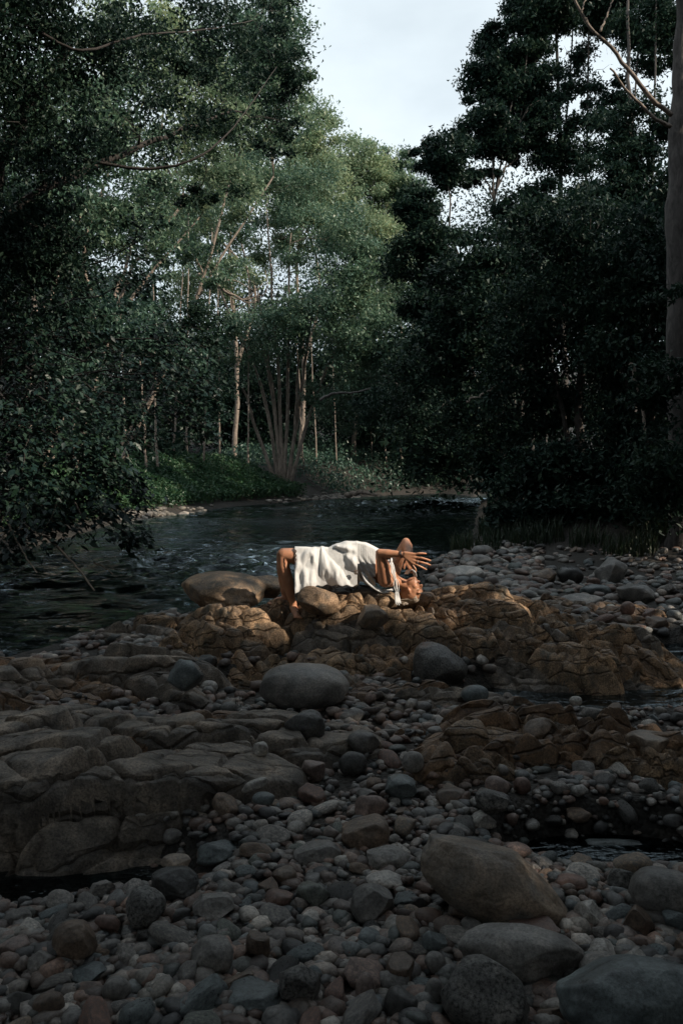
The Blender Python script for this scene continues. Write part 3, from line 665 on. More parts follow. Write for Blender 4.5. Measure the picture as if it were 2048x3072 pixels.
# fill cobbles and pebbles: one object
v1, f1 = ico(2); v0, f0 = ico(1)
fill = MB(); OA = np.array(OCC)
def fill_stones(n, rlo, rhi, box, sub, seed, land=False, zoff=0., maxrock=.05, minz=-.17):
    r_ = np.random.default_rng(seed)
    x0, x1, y0, y1 = box
    # even density in the picture: draw in pixels
    px = r_.uniform(x0, x1, n); py = r_.uniform(y0, y1, n)
    P = np.array([G(a, b, 0.)[:2] for a, b in zip(px, py)])
    z = H(P[:, 0], P[:, 1]); zt = HT(P[:, 0], P[:, 1]); ok = (zt-z < maxrock) & (z > minz)
    for x, y, rx, ry in OA:
        ok &= np.hypot((P[:, 0]-x)/(rx*.8), (P[:, 1]-y)/(ry*.8)) > 1
    P = P[ok]; z = zt[ok]
    sv, sf = ico(sub)
    shapes = [stone_shape(sub, 500+k, 7, .2, .92, 2.5)[0] for k in range(14)]
    for (x, y), zz in zip(P, z):
        d = math.hypot(x, y); r = r_.uniform(rlo, rhi)**1.0
        s = shapes[int(r_.integers(14))]*np.array([r*r_.uniform(1, 1.5), r, r*r_.uniform(.55, .9)])
        a = r_.uniform(0, 6.28); b = r_.normal(0, .35); ca, sa, cb, sb = math.cos(a), math.sin(a), math.cos(b), math.sin(b)
        R = np.array([[ca, -sa, 0], [sa, ca, 0], [0, 0, 1]])@np.array([[1, 0, 0], [0, cb, -sb], [0, sb, cb]])
        fill.add(s@R.T+np.array([x, y, zz+r*r_.uniform(.1, .6)+zoff]), None, sf)
fill_stones(1900, .016, .036, (-30, 2080, 2120, 3110), 2, 1)
fill_stones(6500, .009, .024, (-30, 2080, 2120, 3110), 1, 2, minz=-.24)
fill_stones(900, .03, .07, (1330, 2080, 1650, 2000), 2, 3)
fill_stones(900, .02, .05, (-30, 1400, 1960, 2200), 1, 4)
fill_stones(1300, .012, .045, (2080, 2900, 2050, 3110), 1, 8)
fill_stones(1100, .012, .045, (-800, -30, 2300, 3110), 1, 9)
fill_stones(350, .04, .09, (2080, 2900, 1640, 2050), 1, 10)
fill_stones(420, .035, .10, (1270, 1620, 1640, 1800), 2, 6, minz=-.3)
fill_stones(260, .03, .07, (300, 640, 1790, 1900), 1, 7, minz=-.3)
fill_stones(350, .03, .06, (200, 640, 1830, 1960), 1, 5, minz=-.4)
tag(link('pebbles', fill.mesh('pebbles', M['pebble'])), 'small mixed pebbles filling the gaps between the river stones', 'pebbles', kind='stuff')
# pale stones along the far left shore
sh = MB(); r_ = np.random.default_rng(12)
shp = [stone_shape(1, 700+k, 5, .2, .85, 2.4)[0] for k in range(10)]
for k in range(900):
    t = r_.random()**.8; x, y = np.array([-7.2, 26.5])*(1-t)+np.array([.9, 50.5])*t; off = abs(r_.normal(0, .6)); x -= off*.9-.2; y += r_.normal(0, .5)
    r = r_.uniform(.05, .17); zz = float(H(x, y))
    sh.add(shp[int(r_.integers(10))]*np.array([r*1.3, r, r*.7])+np.array([x, y, zz+r*.3]), None, f0)
M['shore'] = stone_mat('shore_stone', [(.22, .20, .18), (.13, .12, .10), (.34, .31, .28)], .8, .3, island=True)
tag(link('shore_stones', sh.mesh('shore_stones', M['shore'])), 'band of pale stones along the far left shore of the creek', 'stones', kind='stuff')
# ------------------------------------------------------------------ vegetation
def sun_gap(P):
    """gaps in the canopy: leaves missing where the photographed sun flecks come through"""
    P = np.asarray(P, float); s = np.array(SUN); keep = np.ones(len(P), bool); u = rng.random(len(P))
    for cx, cy, cz, rx, ry, pr in GAPS:
        t = (P[:, 2]-cz)/s[2]; x = P[:, 0]-s[0]*t; y = P[:, 1]-s[1]*t
        keep &= ~((np.hypot((x-cx)/rx, (y-cy)/ry) < 1) & (u < pr) & (t > .3))
    return keep
GAPS = [(.06, 7.08, .55, 1.18, .74, 1.0), (1.15, 6.95, .35, .75, .5, .88), (-1.0, 7.7, .5, .35, .25, .8), (.80, 2.86, .22, .36, .34, 1.0), (-2.1, 4.3, .2, .42, .42, .88), (.15, 4.5, .05, .6, .6, .84), (1.95, 4.55, .18, .35, .22, .85), (1.2, 4.5, .15, .3, .2, .8), (.5, 3.6, .05, .3, .2, .75), (-1.5, 5.6, .2, .5, .2, .75)]
def leaf_verts(c, L, Wd, r, droop=.3, up=.8):
    n = len(c)
    d = r.normal(size=(n, 3)); d[:, 2] -= droop; d /= np.linalg.norm(d, axis=1)[:, None]
    nn = r.normal(size=(n, 3)); nn[:, 2] = np.abs(nn[:, 2])+up; s = np.cross(d, nn); s /= np.linalg.norm(s, axis=1)[:, None]+1e-9
    m = np.cross(s, d); L = np.broadcast_to(L, (n,))[:, None]; Wd = np.broadcast_to(Wd, (n,))[:, None]
    return np.stack([c-d*L*.5, c+s*Wd*.5-d*L*.05+m*Wd*.12, c+d*L*.5-m*L*.08, c-s*Wd*.5-d*L*.05+m*Wd*.12], 1).reshape(-1, 3)
def leaf_tris(c, L, Wd, r, droop=.3, up=.8):
    n = len(c); d = r.normal(size=(n, 3)); d[:, 2] -= droop; d /= np.linalg.norm(d, axis=1)[:, None]
    nn = r.normal(size=(n, 3)); nn[:, 2] = np.abs(nn[:, 2])+up; s = np.cross(d, nn); s /= np.linalg.norm(s, axis=1)[:, None]+1e-9
    L = np.broadcast_to(L, (n,))[:, None]; Wd = np.broadcast_to(Wd, (n,))[:, None]
    return np.stack([c-d*L*.5, c+s*Wd*.62+d*L*.05, c+d*L*.5-s*Wd*.3], 1).reshape(-1, 3)
def leaf_faces(n):
    b = np.arange(n)[:, None]*4
    return np.concatenate([b+np.array([[0, 1, 2]]), b+np.array([[0, 2, 3]])], 0)
def crown_points(blobs, dens, r, clr=.16):
    out = []
    for c, rad, n in blobs:
        c = np.array(c); rad = np.array(rad); nc = max(4, int(n/60))
        d = r.normal(size=(nc, 3)); d /= np.linalg.norm(d, axis=1)[:, None]
        cl = c+d*rad*(r.random(nc)**.42)[:, None]
        m = int(n*dens); k = r.integers(nc, size=m); sz = (.6+.8*r.random(nc))*clr*rad.mean()
        p = cl[k]+r.normal(size=(m, 3))*sz[k][:, None]*np.array([1, 1, .6])
        out.append(p)
    return np.concatenate(out)
def crown_mesh(pts, L, Wr, mat, r, droop=.3, up=.8, off=(0, 0, 0), gap=True, tri=False):
    if gap: pts = pts[sun_gap(pts)]
    n = len(pts); Ls = L*r.uniform(.7, 1.25, n)
    if tri: return np_mesh('foliage', leaf_tris(pts, Ls*1.15, Ls*Wr*1.3, r, droop, up)-np.array(off), np.arange(n*3).reshape(-1, 3), False, mat)
    return np_mesh('foliage', leaf_verts(pts, Ls, Ls*Wr, r, droop, up)-np.array(off), leaf_faces(n), False, mat)
DENS = 1.45
def blob(px, py, Y, rx, ry, n=2500, dy=None):
    c = W(px, py, Y); k = Y/FPX
    return (tuple(c), (rx*k, (dy if dy else (rx+ry)/2*k), ry*k), n)
def tree(name, label, base, trunks, blobs, leaf=.16, wr=.55, mat='leaf_mid', bark='bark_grey', seed=1, dens=1., group=None, cat='tree', limb_r=.05, twigs=5, droop=.3, up=.8, bark_limb=None, clr=.16, gap=True):
    r = np.random.default_rng(seed); root = empty(name, base, label, cat, group); b = MB(); ax = []
    for pts, r0, r1 in trunks:
        n = max(8, len(pts)*5); P = poly([tuple(p) for p in pts], n); P[1:, :] += r.normal(0, r0*.18, (n-1, 3)); rad = np.linspace(r0, r1, n); rad[0] *= 1.35; rad[1] *= 1.12
        b.tube(P, rad, 9, .06); ax.append((P, rad))
    link('trunk', b.mesh('trunk', M[bark], off=base), root)
    lb = MB()
    for c, rad, n in blobs:
        c = np.array(c); best = None
        for P, R in ax:
            m = P[:, 2] < c[2]+.2
            if not m.any(): m = np.arange(len(P)) < 2
            dd = np.linalg.norm(P-c, axis=1)+np.where(m, 0, 50)+np.abs((c[2]-P[:, 2]))*.25
            k = int(dd.argmin())
            if best is None or dd[k] < best[0]: best = (dd[k], P[k], R[k])
        rr = min(limb_r, best[2]*.8)
        L = curve_pts(best[1], c, 9, .10, .03)
        if base[0] > 5 and base[1] < 14 and not sun_gap(L).all(): continue
        lb.tube(L, np.linspace(rr, rr*.4, 9), 6)
        for _ in range(twigs):
            d = r.normal(size=3); d[2] = abs(d[2])*.6; d /= np.linalg.norm(d); e = c+d*np.array(rad)*r.uniform(.7, 1.05)
            k = int(r.integers(4, 9)); T_ = curve_pts(L[k], e, 6, r.uniform(-.05, .15), .05)
            if base[0] > 5 and base[1] < 14 and not sun_gap(T_).all(): continue
            lb.tube(T_, np.linspace(rr*.38, rr*.08, 6), 4)
    if lb.v: tag(link('branches', lb.mesh('branches', M[bark_limb or bark], off=base), root), kind='stuff')
    link('crown', crown_mesh(crown_points(blobs, dens*DENS*(1 if Vector(base).y < 23 or Vector(base).x > 60 else 1.35), r, clr), leaf, wr, M[mat], r, droop, up, base, gap, Vector(base).y > 23 or group == 'trees beside and behind the viewpoint'), root)
    return root

# tall dark tree leaning in from the left bank
bA = W(-180, 1560, 14.5)
tree('leaning_tree', 'dark broad-crowned tree leaning over the creek from the upper left corner', bA,
     [([bA, W(-120, 1100, 14.5), W(-60, 700, 14.5), W(40, 400, 15), W(200, 150, 15.5)], .26, .08), ([W(-60, 700, 14.5), W(150, 560, 15), W(450, 430, 16.5), W(700, 330, 18)], .10, .025),
      ([W(-40, 10, 14), W(60, 60, 14), W(180, 130, 14), W(265, 148, 14), W(420, 105, 15), W(600, 90, 16.5), W(760, 60, 18)], .034, .008),
      ([W(240, 480, 15), W(450, 505, 15), W(590, 470, 15), W(700, 380, 15.5), W(830, 200, 17)], .032, .006)],
     [blob(-60, 120, 14, 260, 260, 5200), blob(180, 90, 15, 240, 180, 4200), blob(470, 110, 17, 200, 140, 1900), blob(690, 130, 19, 150, 150, 1700), blob(820, 220, 20, 105, 85, 900), blob(835, 60, 20, 80, 110, 800),
      blob(100, 440, 14, 240, 200, 2600), blob(420, 400, 16, 200, 150, 1100), blob(650, 330, 18, 160, 120, 900), blob(20, 760, 14, 200, 240, 3000), blob(230, 720, 14, 170, 120, 900), blob(820, 400, 19, 80, 80, 500), blob(600, 590, 17, 120, 60, 400)],
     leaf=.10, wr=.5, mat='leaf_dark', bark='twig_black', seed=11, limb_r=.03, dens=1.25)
# left bank trees with pale sunlit trunks
for k, (px, Yd, tp, bl, lab) in enumerate([
    (130, 24, [(110, 1000), (60, 700), (140, 560)], [(40, 560, 24, 200, 180, 3000), (250, 640, 25, 150, 130, 1800), (120, 330, 24, 200, 150, 2500)], 'pale-trunked tree nearest the left edge on the far left bank'),
    (300, 27, [(280, 1000), (250, 760), (330, 500)], [(300, 400, 27, 200, 180, 3200), (420, 650, 28, 150, 140, 2000), (200, 900, 27, 130, 130, 1300)], 'pale-trunked tree second from the left edge on the far left bank'),
    (390, 29, [(330, 1000), (400, 800), (540, 620)], [(560, 300, 29, 190, 180, 3600), (640, 560, 30, 140, 120, 1800), (400, 150, 29, 190, 160, 2600)], 'tree with slanting sunlit trunk on the left bank'),
    (500, 32, [(520, 1050), (620, 800), (700, 500)], [(730, 140, 31, 190, 190, 4200), (790, 330, 31, 150, 110, 2200), (840, 210, 31, 110, 75, 1600), (790, 60, 32, 110, 120, 1600), (600, 800, 32, 120, 110, 1000)], 'tall tree whose crown borders the left side of the sky gap')]):
    g = W(px, 1345, Yd)
    while float(sdist(g.x, g.y, RIVER)) < 2.6: g.x -= .3
    base = Vector((g.x, g.y, float(H(g.x, g.y))-.1))
    tr = [([base]+[W(a, b_, Yd) for a, b_ in tp], .10, .04), ([W(*tp[0], Yd), W(tp[0][0]+90, tp[1][1]+60, Yd+.5), W(tp[1][0]+200, tp[2][1]+30, Yd+1)], .08, .03)]
    tree('creek_tree', lab, base, tr, [blob(*q) for q in bl], leaf=.15, wr=.5, mat=['leaf_mid', 'leaf_mid', 'leaf_olive', 'leaf_mid'][k], bark='bark_pale', seed=30+k, dens=1.25, group='pale-trunked trees on the left bank', limb_r=.07)
# many-stemmed tree at the end of the bank
g = W(850, 1385, 47); base = Vector((g.x, g.y, float(H(g.x, g.y))-.2))
bz = base.z; fan = []
for a, b_, c_, d_ in [(815, 1180, 640, 820), (830, 1180, 720, 700), (842, 1150, 800, 640), (858, 1150, 870, 700), (880, 1180, 960, 830), (900, 1220, 1060, 950), (800, 1280, 700, 1130), (870, 1300, 905, 1000), (835, 1230, 770, 850)]:
    fan.append(([base+Vector(((a-850)*.007, 0, 0)), W(850+(a-850)*1.7, b_, 47), W((a+c_)/2+(c_-a)*.12, (b_+d_)/2-20, 46.5), W(c_, d_, 46)], .115, .04))
tree('many_stemmed_tree', 'many-stemmed tree fanning out from one base at the end of the left bank', base, fan,
     [blob(640, 700, 46, 130, 100, 1300), blob(800, 560, 47, 180, 110, 2600), blob(980, 720, 46, 150, 120, 2200), blob(1000, 930, 44, 190, 120, 3200), blob(880, 960, 45, 180, 110, 2300), blob(1130, 1060, 44, 150, 130, 3200), blob(720, 1040, 45, 130, 90, 900), blob(1050, 1200, 46, 130, 90, 1800), blob(1250, 1150, 44, 130, 120, 2600), blob(1090, 820, 45, 120, 100, 1800)],
     leaf=.17, wr=.5, mat='leaf_mid', bark='bark_pale', seed=50, dens=2., limb_r=.06)
# far sunlit trees closing the valley
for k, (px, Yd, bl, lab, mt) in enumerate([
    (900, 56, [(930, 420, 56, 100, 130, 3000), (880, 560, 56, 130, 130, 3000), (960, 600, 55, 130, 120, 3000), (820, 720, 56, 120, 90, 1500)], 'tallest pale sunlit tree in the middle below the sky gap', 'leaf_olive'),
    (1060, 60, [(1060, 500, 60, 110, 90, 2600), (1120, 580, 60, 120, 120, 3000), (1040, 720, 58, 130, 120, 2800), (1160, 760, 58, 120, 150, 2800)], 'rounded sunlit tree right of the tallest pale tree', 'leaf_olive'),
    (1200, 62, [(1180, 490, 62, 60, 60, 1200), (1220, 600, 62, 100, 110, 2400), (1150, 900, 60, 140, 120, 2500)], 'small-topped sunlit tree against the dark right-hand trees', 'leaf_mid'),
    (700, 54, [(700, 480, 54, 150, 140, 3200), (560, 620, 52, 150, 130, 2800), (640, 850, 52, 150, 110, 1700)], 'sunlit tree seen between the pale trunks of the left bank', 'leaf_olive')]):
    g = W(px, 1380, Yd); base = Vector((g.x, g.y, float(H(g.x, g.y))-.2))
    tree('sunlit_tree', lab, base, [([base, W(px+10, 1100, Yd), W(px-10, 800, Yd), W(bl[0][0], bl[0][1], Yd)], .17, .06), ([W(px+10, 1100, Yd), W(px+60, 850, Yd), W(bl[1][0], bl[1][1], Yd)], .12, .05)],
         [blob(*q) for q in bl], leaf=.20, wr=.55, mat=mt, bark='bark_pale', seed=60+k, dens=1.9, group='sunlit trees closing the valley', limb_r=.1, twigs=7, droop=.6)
# tall trees of the right bank
for k, (px, Yd, tp, bl, lab) in enumerate([
    (1530, 31, [(1450, 1000), (1350, 700)], [(1265, 620, 31, 70, 80, 1500), (1280, 770, 31, 115, 100, 2800), (1330, 480, 32, 90, 80, 2000), (1330, 920, 31, 130, 120, 2600)], 'dark tree whose crown steps down lowest into the sky gap'),
    (1560, 33, [(1520, 1000), (1480, 600)], [(1620, 20, 34, 115, 90, 2600), (1540, 140, 34, 100, 90, 2600), (1480, 260, 34, 90, 80, 2400), (1600, 280, 34, 110, 110, 2600), (1470, 400, 33, 95, 75, 2200), (1580, 430, 34, 90, 70, 1600), (1440, 520, 33, 80, 35, 600)], 'tall dark tree forming the right side of the sky gap'),
    (1700, 35, [(1690, 1000), (1680, 500), (1670, 0)], [(1750, 20, 35, 120, 60, 1500), (1700, 450, 34, 120, 90, 1700), (1870, 20, 35, 120, 90, 2000), (1600, 650, 33, 130, 100, 2300), (1740, 230, 35, 90, 110, 500), (1850, 330, 34, 90, 90, 900)], 'tall thin-leaved tree with sky showing through behind the pale bare branch'),
    (1900, 32, [(1900, 1000), (1890, 400), (1880, 0)], [(1960, 100, 33, 120, 110, 2600), (1900, 420, 31, 130, 110, 2000), (1800, 600, 31, 130, 110, 2400), (1980, 620, 31, 110, 130, 2200)], 'tall dark tree behind the thick trunk at the right edge')]):
    g = W(px, 1400, Yd); base = Vector((g.x, g.y, float(H(g.x, g.y))-.2))
    tree('tall_tree', lab, base, [([base]+[W(a, b_, Yd) for a, b_ in tp], .15, .05), ([base+Vector((.5, .3, 0)), W(px+50, 900, Yd), W(px+70, -80 if px > 1600 else 760, Yd)], .09, .03), ([base+Vector((-.4, .6, 0)), W(px-40, 900, Yd), W(px+20, 60 if px > 1600 else 760, Yd+1)], .08, .03)],
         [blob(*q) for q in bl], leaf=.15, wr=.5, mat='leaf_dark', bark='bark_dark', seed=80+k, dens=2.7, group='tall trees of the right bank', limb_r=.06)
# dense understorey of the right bank
for k, (px, Yd, bl, lab) in enumerate([
    (1560, 24, [(1500, 820, 24, 200, 130, 4200), (1430, 1040, 24, 190, 150, 4500), (1480, 1260, 24, 170, 130, 3500), (1510, 1420, 22, 90, 90, 1800)], 'dark leafy tree overhanging the right end of the creek'),
    (1740, 20, [(1740, 720, 20, 230, 140, 4500), (1700, 960, 20, 240, 160, 5000), (1640, 1200, 21, 220, 150, 4200), (1640, 1440, 18.5, 170, 110, 3000), (1560, 1530, 18, 110, 60, 1300), (1740, 1540, 17.5, 150, 70, 1700)], 'black-green bushy tree in the middle of the right bank'),
    (1950, 18, [(1960, 820, 18, 170, 200, 3800), (1930, 1120, 18, 190, 190, 4200), (1880, 1370, 18, 190, 120, 3000), (1900, 1500, 17, 200, 90, 2200)], 'black-green bushy tree around the thick trunk at the right edge'),
    (1500, 27, [(1310, 1080, 30, 130, 110, 2800), (1290, 1250, 31, 140, 100, 2600), (1180, 1200, 38, 130, 90, 2200)], 'low dark tree at the head of the creek on the right')]):
    g = W(px, 1480, Yd); base = Vector((g.x, g.y, float(H(g.x, g.y))-.2))
    tree('understorey_tree', lab, base, [([base, W(px, 1150, Yd), W(px+20, 800, Yd)], .13, .05), ([base, W(px-60, 1200, Yd), W(px-120, 1000, Yd)], .08, .03)],
         [blob(*q) for q in bl], leaf=.13, wr=.55, mat='leaf_dark', bark='bark_dark', seed=100+k, dens=1.5, group='dense understorey trees of the right bank', limb_r=.04)
# thick trunk at the right edge with bare pale branches
g = W(2040, 1600, 15.5); base = Vector((g.x, g.y, float(H(g.x, g.y))-.2)); root = empty('trunk_tree', base, 'thick rough trunk running the full height of the right edge with two bare branches', 'tree')
b = MB(); P = poly([base, W(2034, 1200, 15.5), W(2026, 700, 15.5), W(2036, 350, 15.5), W(2048, 50, 15.5), W(2054, -500, 15.5)], 60); P[:, 0] += .02*np.sin(np.arange(60)*.7)+rng.normal(0, .008, 60); b.tube(P, np.linspace(.20, .12, 60)*(1+.06*np.sin(np.arange(60)*1.3))*(1+.5*np.exp(-np.arange(60)/2.)), 18, .07)
link('trunk', b.mesh('trunk', M['bark_grey'], off=base), root)
for pts, r0 in [([(2015, 345), (1960, 300), (1900, 230), (1840, 150), (1770, 80), (1735, 20), (1700, -60)], .045), ([(2012, 380), (1960, 350), (1890, 280), (1830, 205)], .04), ([(1800, 90), (1822, 40), (1845, -30)], .02), ([(1765, 70), (1745, 30), (1765, -20)], .018)]:
    b = MB(); n = 22; P = poly([W(a, c_, 15.3-.002*(2020-a)) for a, c_ in pts], n); P += rng.normal(0, .008, (n, 3)); b.tube(P, np.linspace(r0, r0*.4, n), 7)
    link('branch', b.mesh('branch', M['bark_pale'], off=base), root)
bl = [blob(1960, -250, 15, 300, 150, 3500), blob(2010, 1420, 14.4, 120, 170, 4200), blob(1980, 1150, 14.6, 90, 100, 1500), blob(1990, 880, 14.6, 70, 60, 260)]
link('crown', crown_mesh(crown_points(bl, 1, rng, .24), .12, .5, M['leaf_dark'], rng, off=base), root)
# slender trunks in the wood
spots = [(560, 44, 700), (610, 42, 720), (660, 45, 760), (470, 36, 900), (520, 40, 850), (950, 54, 980), (1010, 56, 1120), (1115, 60, 1200), (1140, 63, 1210), (1160, 60, 1220), (220, 30, 850), (95, 27, 700), (380, 33, 950), (1480, 26, 1300), (1560, 30, 1280), (1930, 20, 1150), (1640, 26, 1200), (745, 44, 900), (910, 44, 950), (1240, 64, 1200), (440, 30, 1080), (160, 28, 1000)]
for k, (px, Yd, top) in enumerate(spots):
    g = W(px, 1420, Yd)
    while float(sdist(g.x, g.y, RIVER)) < 2.6: Yd += 1.0; g = W(px, 1420, Yd)
    base = Vector((g.x, g.y, float(H(g.x, g.y))-.1)); root = empty('slender_tree', base, None, 'tree', 'slender bare-stemmed trees standing in the wood')
    order = sorted(q[0] for q in spots); k_ = order.index(px); ORD = ['leftmost', 'second', 'third', 'fourth', 'fifth', 'sixth', 'seventh', 'eighth', 'ninth', 'tenth', 'eleventh', 'twelfth', 'thirteenth', 'fourteenth', 'fifteenth', 'sixteenth', 'seventeenth', 'eighteenth', 'nineteenth', 'twentieth', 'twenty-first', 'twenty-second']
    root['label'] = (ORD[k_]+(' from the left' if k_ else ''))+' of the slender bare stems standing in the wood'
    b = MB(); lean = rng.normal(0, 25); P = poly([base, W(px+lean*.4, (1420+top)/2, Yd), W(px+lean, top-60, Yd)], 14); P += rng.normal(0, .02, (14, 3)); b.tube(P, np.linspace(.062, .025, 14), 6); link('trunk', b.mesh('trunk', M['bark_pale' if px < 1200 else 'bark_grey'], off=base), root)
    cb = [blob(px+lean, top-90, Yd, 60, 60, 450)]; link('crown', crown_mesh(crown_points(cb, 1, rng), .16, .5, M['leaf_mid' if px < 1200 else 'leaf_dark'], rng, off=base), root)
# far wood closing the view
r = np.random.default_rng(5); bl = []
for k in range(120):
    px = r.uniform(-500, 2600); Yd = r.uniform(64, 95); top = 900 if 500 < px < 1350 else 550
    bl.append(blob(px, r.uniform(top, 1400), Yd, 150, 130, 800))
for k in range(60):
    px = r.choice([r.uniform(1300, 2400), r.uniform(-400, 500)]); Yd = r.uniform(38, 46); bl.append(blob(px, r.uniform(760, 1400), Yd, 140, 120, 700))
for k in range(46): bl.append(blob(r.uniform(380, 1350), r.uniform(1080, 1430), r.uniform(57, 66), 110, 80, 650))
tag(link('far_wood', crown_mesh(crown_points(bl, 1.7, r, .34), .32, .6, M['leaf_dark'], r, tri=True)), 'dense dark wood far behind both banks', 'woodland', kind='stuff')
r = np.random.default_rng(6); bl = []
for k in range(150):
    a = r.uniform(math.radians(20), math.radians(340)); q = r.uniform(17, 30); x, y = q*math.sin(a), q*math.cos(a)
    if y > 8 and abs(x) < y*.6+2: continue
    bl.append(((x, y, r.uniform(.5, 8)+float(H(x, y))), (3.4, 3.4, 2.6), 260))
tag(link('woodland', crown_mesh(crown_points(bl, 1, r, .3), .8, .65, M['leaf_dark'], r, tri=True)), 'unseen dark wood added on both sides and behind the viewpoint to block low light', 'woodland', kind='stuff')  # out-of-view foliage ring, added to block low light from sides and behind
# unseen trees beside and behind the photographer, added to shade the gravel bar
def shade_blobs(cx, cy, z0, R, n, r):
    out = []
    for k in range(9):
        a = r.uniform(0, 6.28); q = R*.62*math.sqrt(r.random()); out.append(((cx+q*math.cos(a), cy+q*math.sin(a), z0+r.uniform(-.45, .45)*R), (R*.5, R*.5, R*.36), n//9))
    return out
for k, (x, y, z0, R, n) in enumerate([(9.5, 3.0, 8, 4.2, 9000), (9.0, 8.5, 7.5, 4, 9000), (12.5, -2, 9.5, 4.6, 9000), (9.5, -3.0, 6.5, 3.8, 8000), (14, 4, 11, 4.6, 9000), (13, 9.5, 10, 4.4, 9000), (7.6, .2, 4.6, 2.6, 6000), (11.5, 13.5, 9, 4.0, 8000), (10.5, -8, 9, 4.6, 7000),
                                  (-8.5, 1.5, 8, 4.4, 7000), (-9.5, 7.5, 8, 4.2, 7000), (-8, -5, 8, 4.6, 7000), (-2.5, -6, 9, 4.6, 8000), (4, -7, 9, 4.6, 8000), (.5, -.8, 9.5, 4.2, 8000), (-3.5, -1.5, 10, 4, 7000), (5.2, 1.2, 11, 3.6, 6000), (-4, 6.5, 11.5, 4.2, 7000), (3.6, 5.5, 13, 4, 7000), (-9.5, 13, 11, 4.4, 7000), (8.5, -12, 8, 5, 7000), (-9, -12, 8, 5, 7000), (0, -14, 8, 5.5, 7000)]):
    r = np.random.default_rng(300+k); base = Vector((x+(1.5 if x > 0 else -1.5)*(abs(x) > 6), y if abs(x) > 6 else min(y, -4.5), 0)); base.z = float(H(base.x, base.y))-.2
    tree('unseen_shade_tree', 'unseen large-crowned tree beside or behind the viewpoint, added to shade the gravel bar', base, [([base, base*.5+Vector((x, y, z0))*.5+Vector((.3, 0, -.5)), Vector((x, y, z0))], .24, .08)], shade_blobs(x, y, z0, R, n, r), leaf=.42, wr=.6, mat='leaf_dark', bark='bark_dark', seed=300+k, dens=.5, group='trees beside and behind the viewpoint', limb_r=.06, twigs=3, clr=.22)

# broad-leaved shrub hanging over the water on the left
def broad_leaf():
    pr = [(0, 0), (.12, .16), (.32, .27), (.55, .25), (.8, .12), (1, 0)]; v = [(0, 0, 0)]
    v = []; 
    for t, w in pr: v += [(t, w, .10*w-.12*t*t), (t, 0, -.12*t*t), (t, -w, .10*w-.12*t*t)]
    f = []
    for i_ in range(5): a = i_*3; f += [(a, a+1, a+4, a+3), (a+1, a+2, a+5, a+4)]
    return np.array(v, float), np.array(f)
lv2 = np.array([(0, 0, 0), (.38, .27, .03), (.42, 0, -.03), (.38, -.27, .03), (1, 0, -.14)]); lf2 = np.array([[0, 2, 4, 1], [0, 3, 4, 2]])
lv, lf = broad_leaf(); leaf_me = np_mesh('leaf', lv, lf, True, M['leaf_big'])
def broad_shrub(label, base, blobs, size, seed, nbig):
    r = np.random.default_rng(seed); root = empty('broad_leaved_shrub', base, label, 'shrub'); lb = MB()
    pts = []
    for c, rad, n in blobs:
        c = np.array(c); L = curve_pts(base, c, 10, .12, .03); lb.tube(L, np.linspace(.035, .012, 10), 5)
        for _ in range(max(5, n//45)):
            d = r.normal(size=3); d[0] += .5; d[2] -= .1; d /= np.linalg.norm(d); e = c+d*np.array(rad)*r.uniform(.6, 1.1); T_ = curve_pts(L[int(r.integers(5, 10))], e, 9, .08, .03)
            lb.tube(T_, np.linspace(.009, .003, 9), 4)
            m = 45; k = r.random(m)**.6*8; i0 = np.minimum(k.astype(int), 7); q = T_[i0]+(T_[i0+1]-T_[i0])*(k-i0)[:, None]
            pts.append(q+r.normal(0, size*.7, (m, 3)))
    tag(link('stems', lb.mesh('stems', M['twig_black'], off=base), root), kind='stuff')
    P = np.concatenate(pts); r.shuffle(P)
    def near(p): return p[:, 1]-.25*p[:, 0]
    order = np.argsort(near(P)); big = P[order[:nbig*3]][::3]; rest = np.delete(P, order[:nbig*3][::3], axis=0)
    for p in big:
        o = link('leaf', leaf_me, root, p-np.array(base)); s = size*r.uniform(.8, 1.35); o.scale = (s, s, s)
        o.rotation_euler = (r.normal(0, .5), r.uniform(-.1, .9), r.uniform(-2.4, 1.2))
    rest = np.concatenate([rest, rest+r.normal(0, size*.8, rest.shape)]); n = len(rest); V = np.zeros((n, len(lv2), 3)); S = size*r.uniform(.6, 1.2, n)
    for i_ in range(n):
        R = np.array(Euler((r.normal(0, .5), r.uniform(-.2, .9), r.uniform(-2.6, 1.6))).to_matrix()); V[i_] = (lv2*S[i_])@R.T+rest[i_]
    F = (np.arange(n)[:, None, None]*len(lv2)+lf2[None]).reshape(-1, 4)
    keep = np.repeat(sun_gap(rest), len(lf2)); F = F[keep]
    tag(link('foliage', np_mesh('foliage', V.reshape(-1, 3)-np.array(base), F, True, M['leaf_big']), root), kind='stuff')
    return root
b1 = G(-60, 1640, .0); b1.z = float(H(b1.x, b1.y))
broad_shrub('broad-leaved shrub hanging over the water at the left edge', b1,
            [blob(80, 1330, 12, 170, 120, 500), blob(280, 1380, 12.5, 140, 100, 420), blob(80, 1540, 11.5, 150, 90, 420), blob(20, 1450, 12.5, 160, 120, 500), blob(180, 1480, 12.5, 150, 100, 420), blob(40, 1640, 11, 110, 50, 300), blob(300, 1300, 13, 130, 80, 300), blob(250, 1560, 11.5, 130, 90, 420), blob(380, 1600, 12, 75, 60, 220), blob(370, 1480, 12.5, 80, 60, 200)], .125, 401, 280)
b2 = G(-200, 1560, .3); b2.z = float(H(b2.x, b2.y))
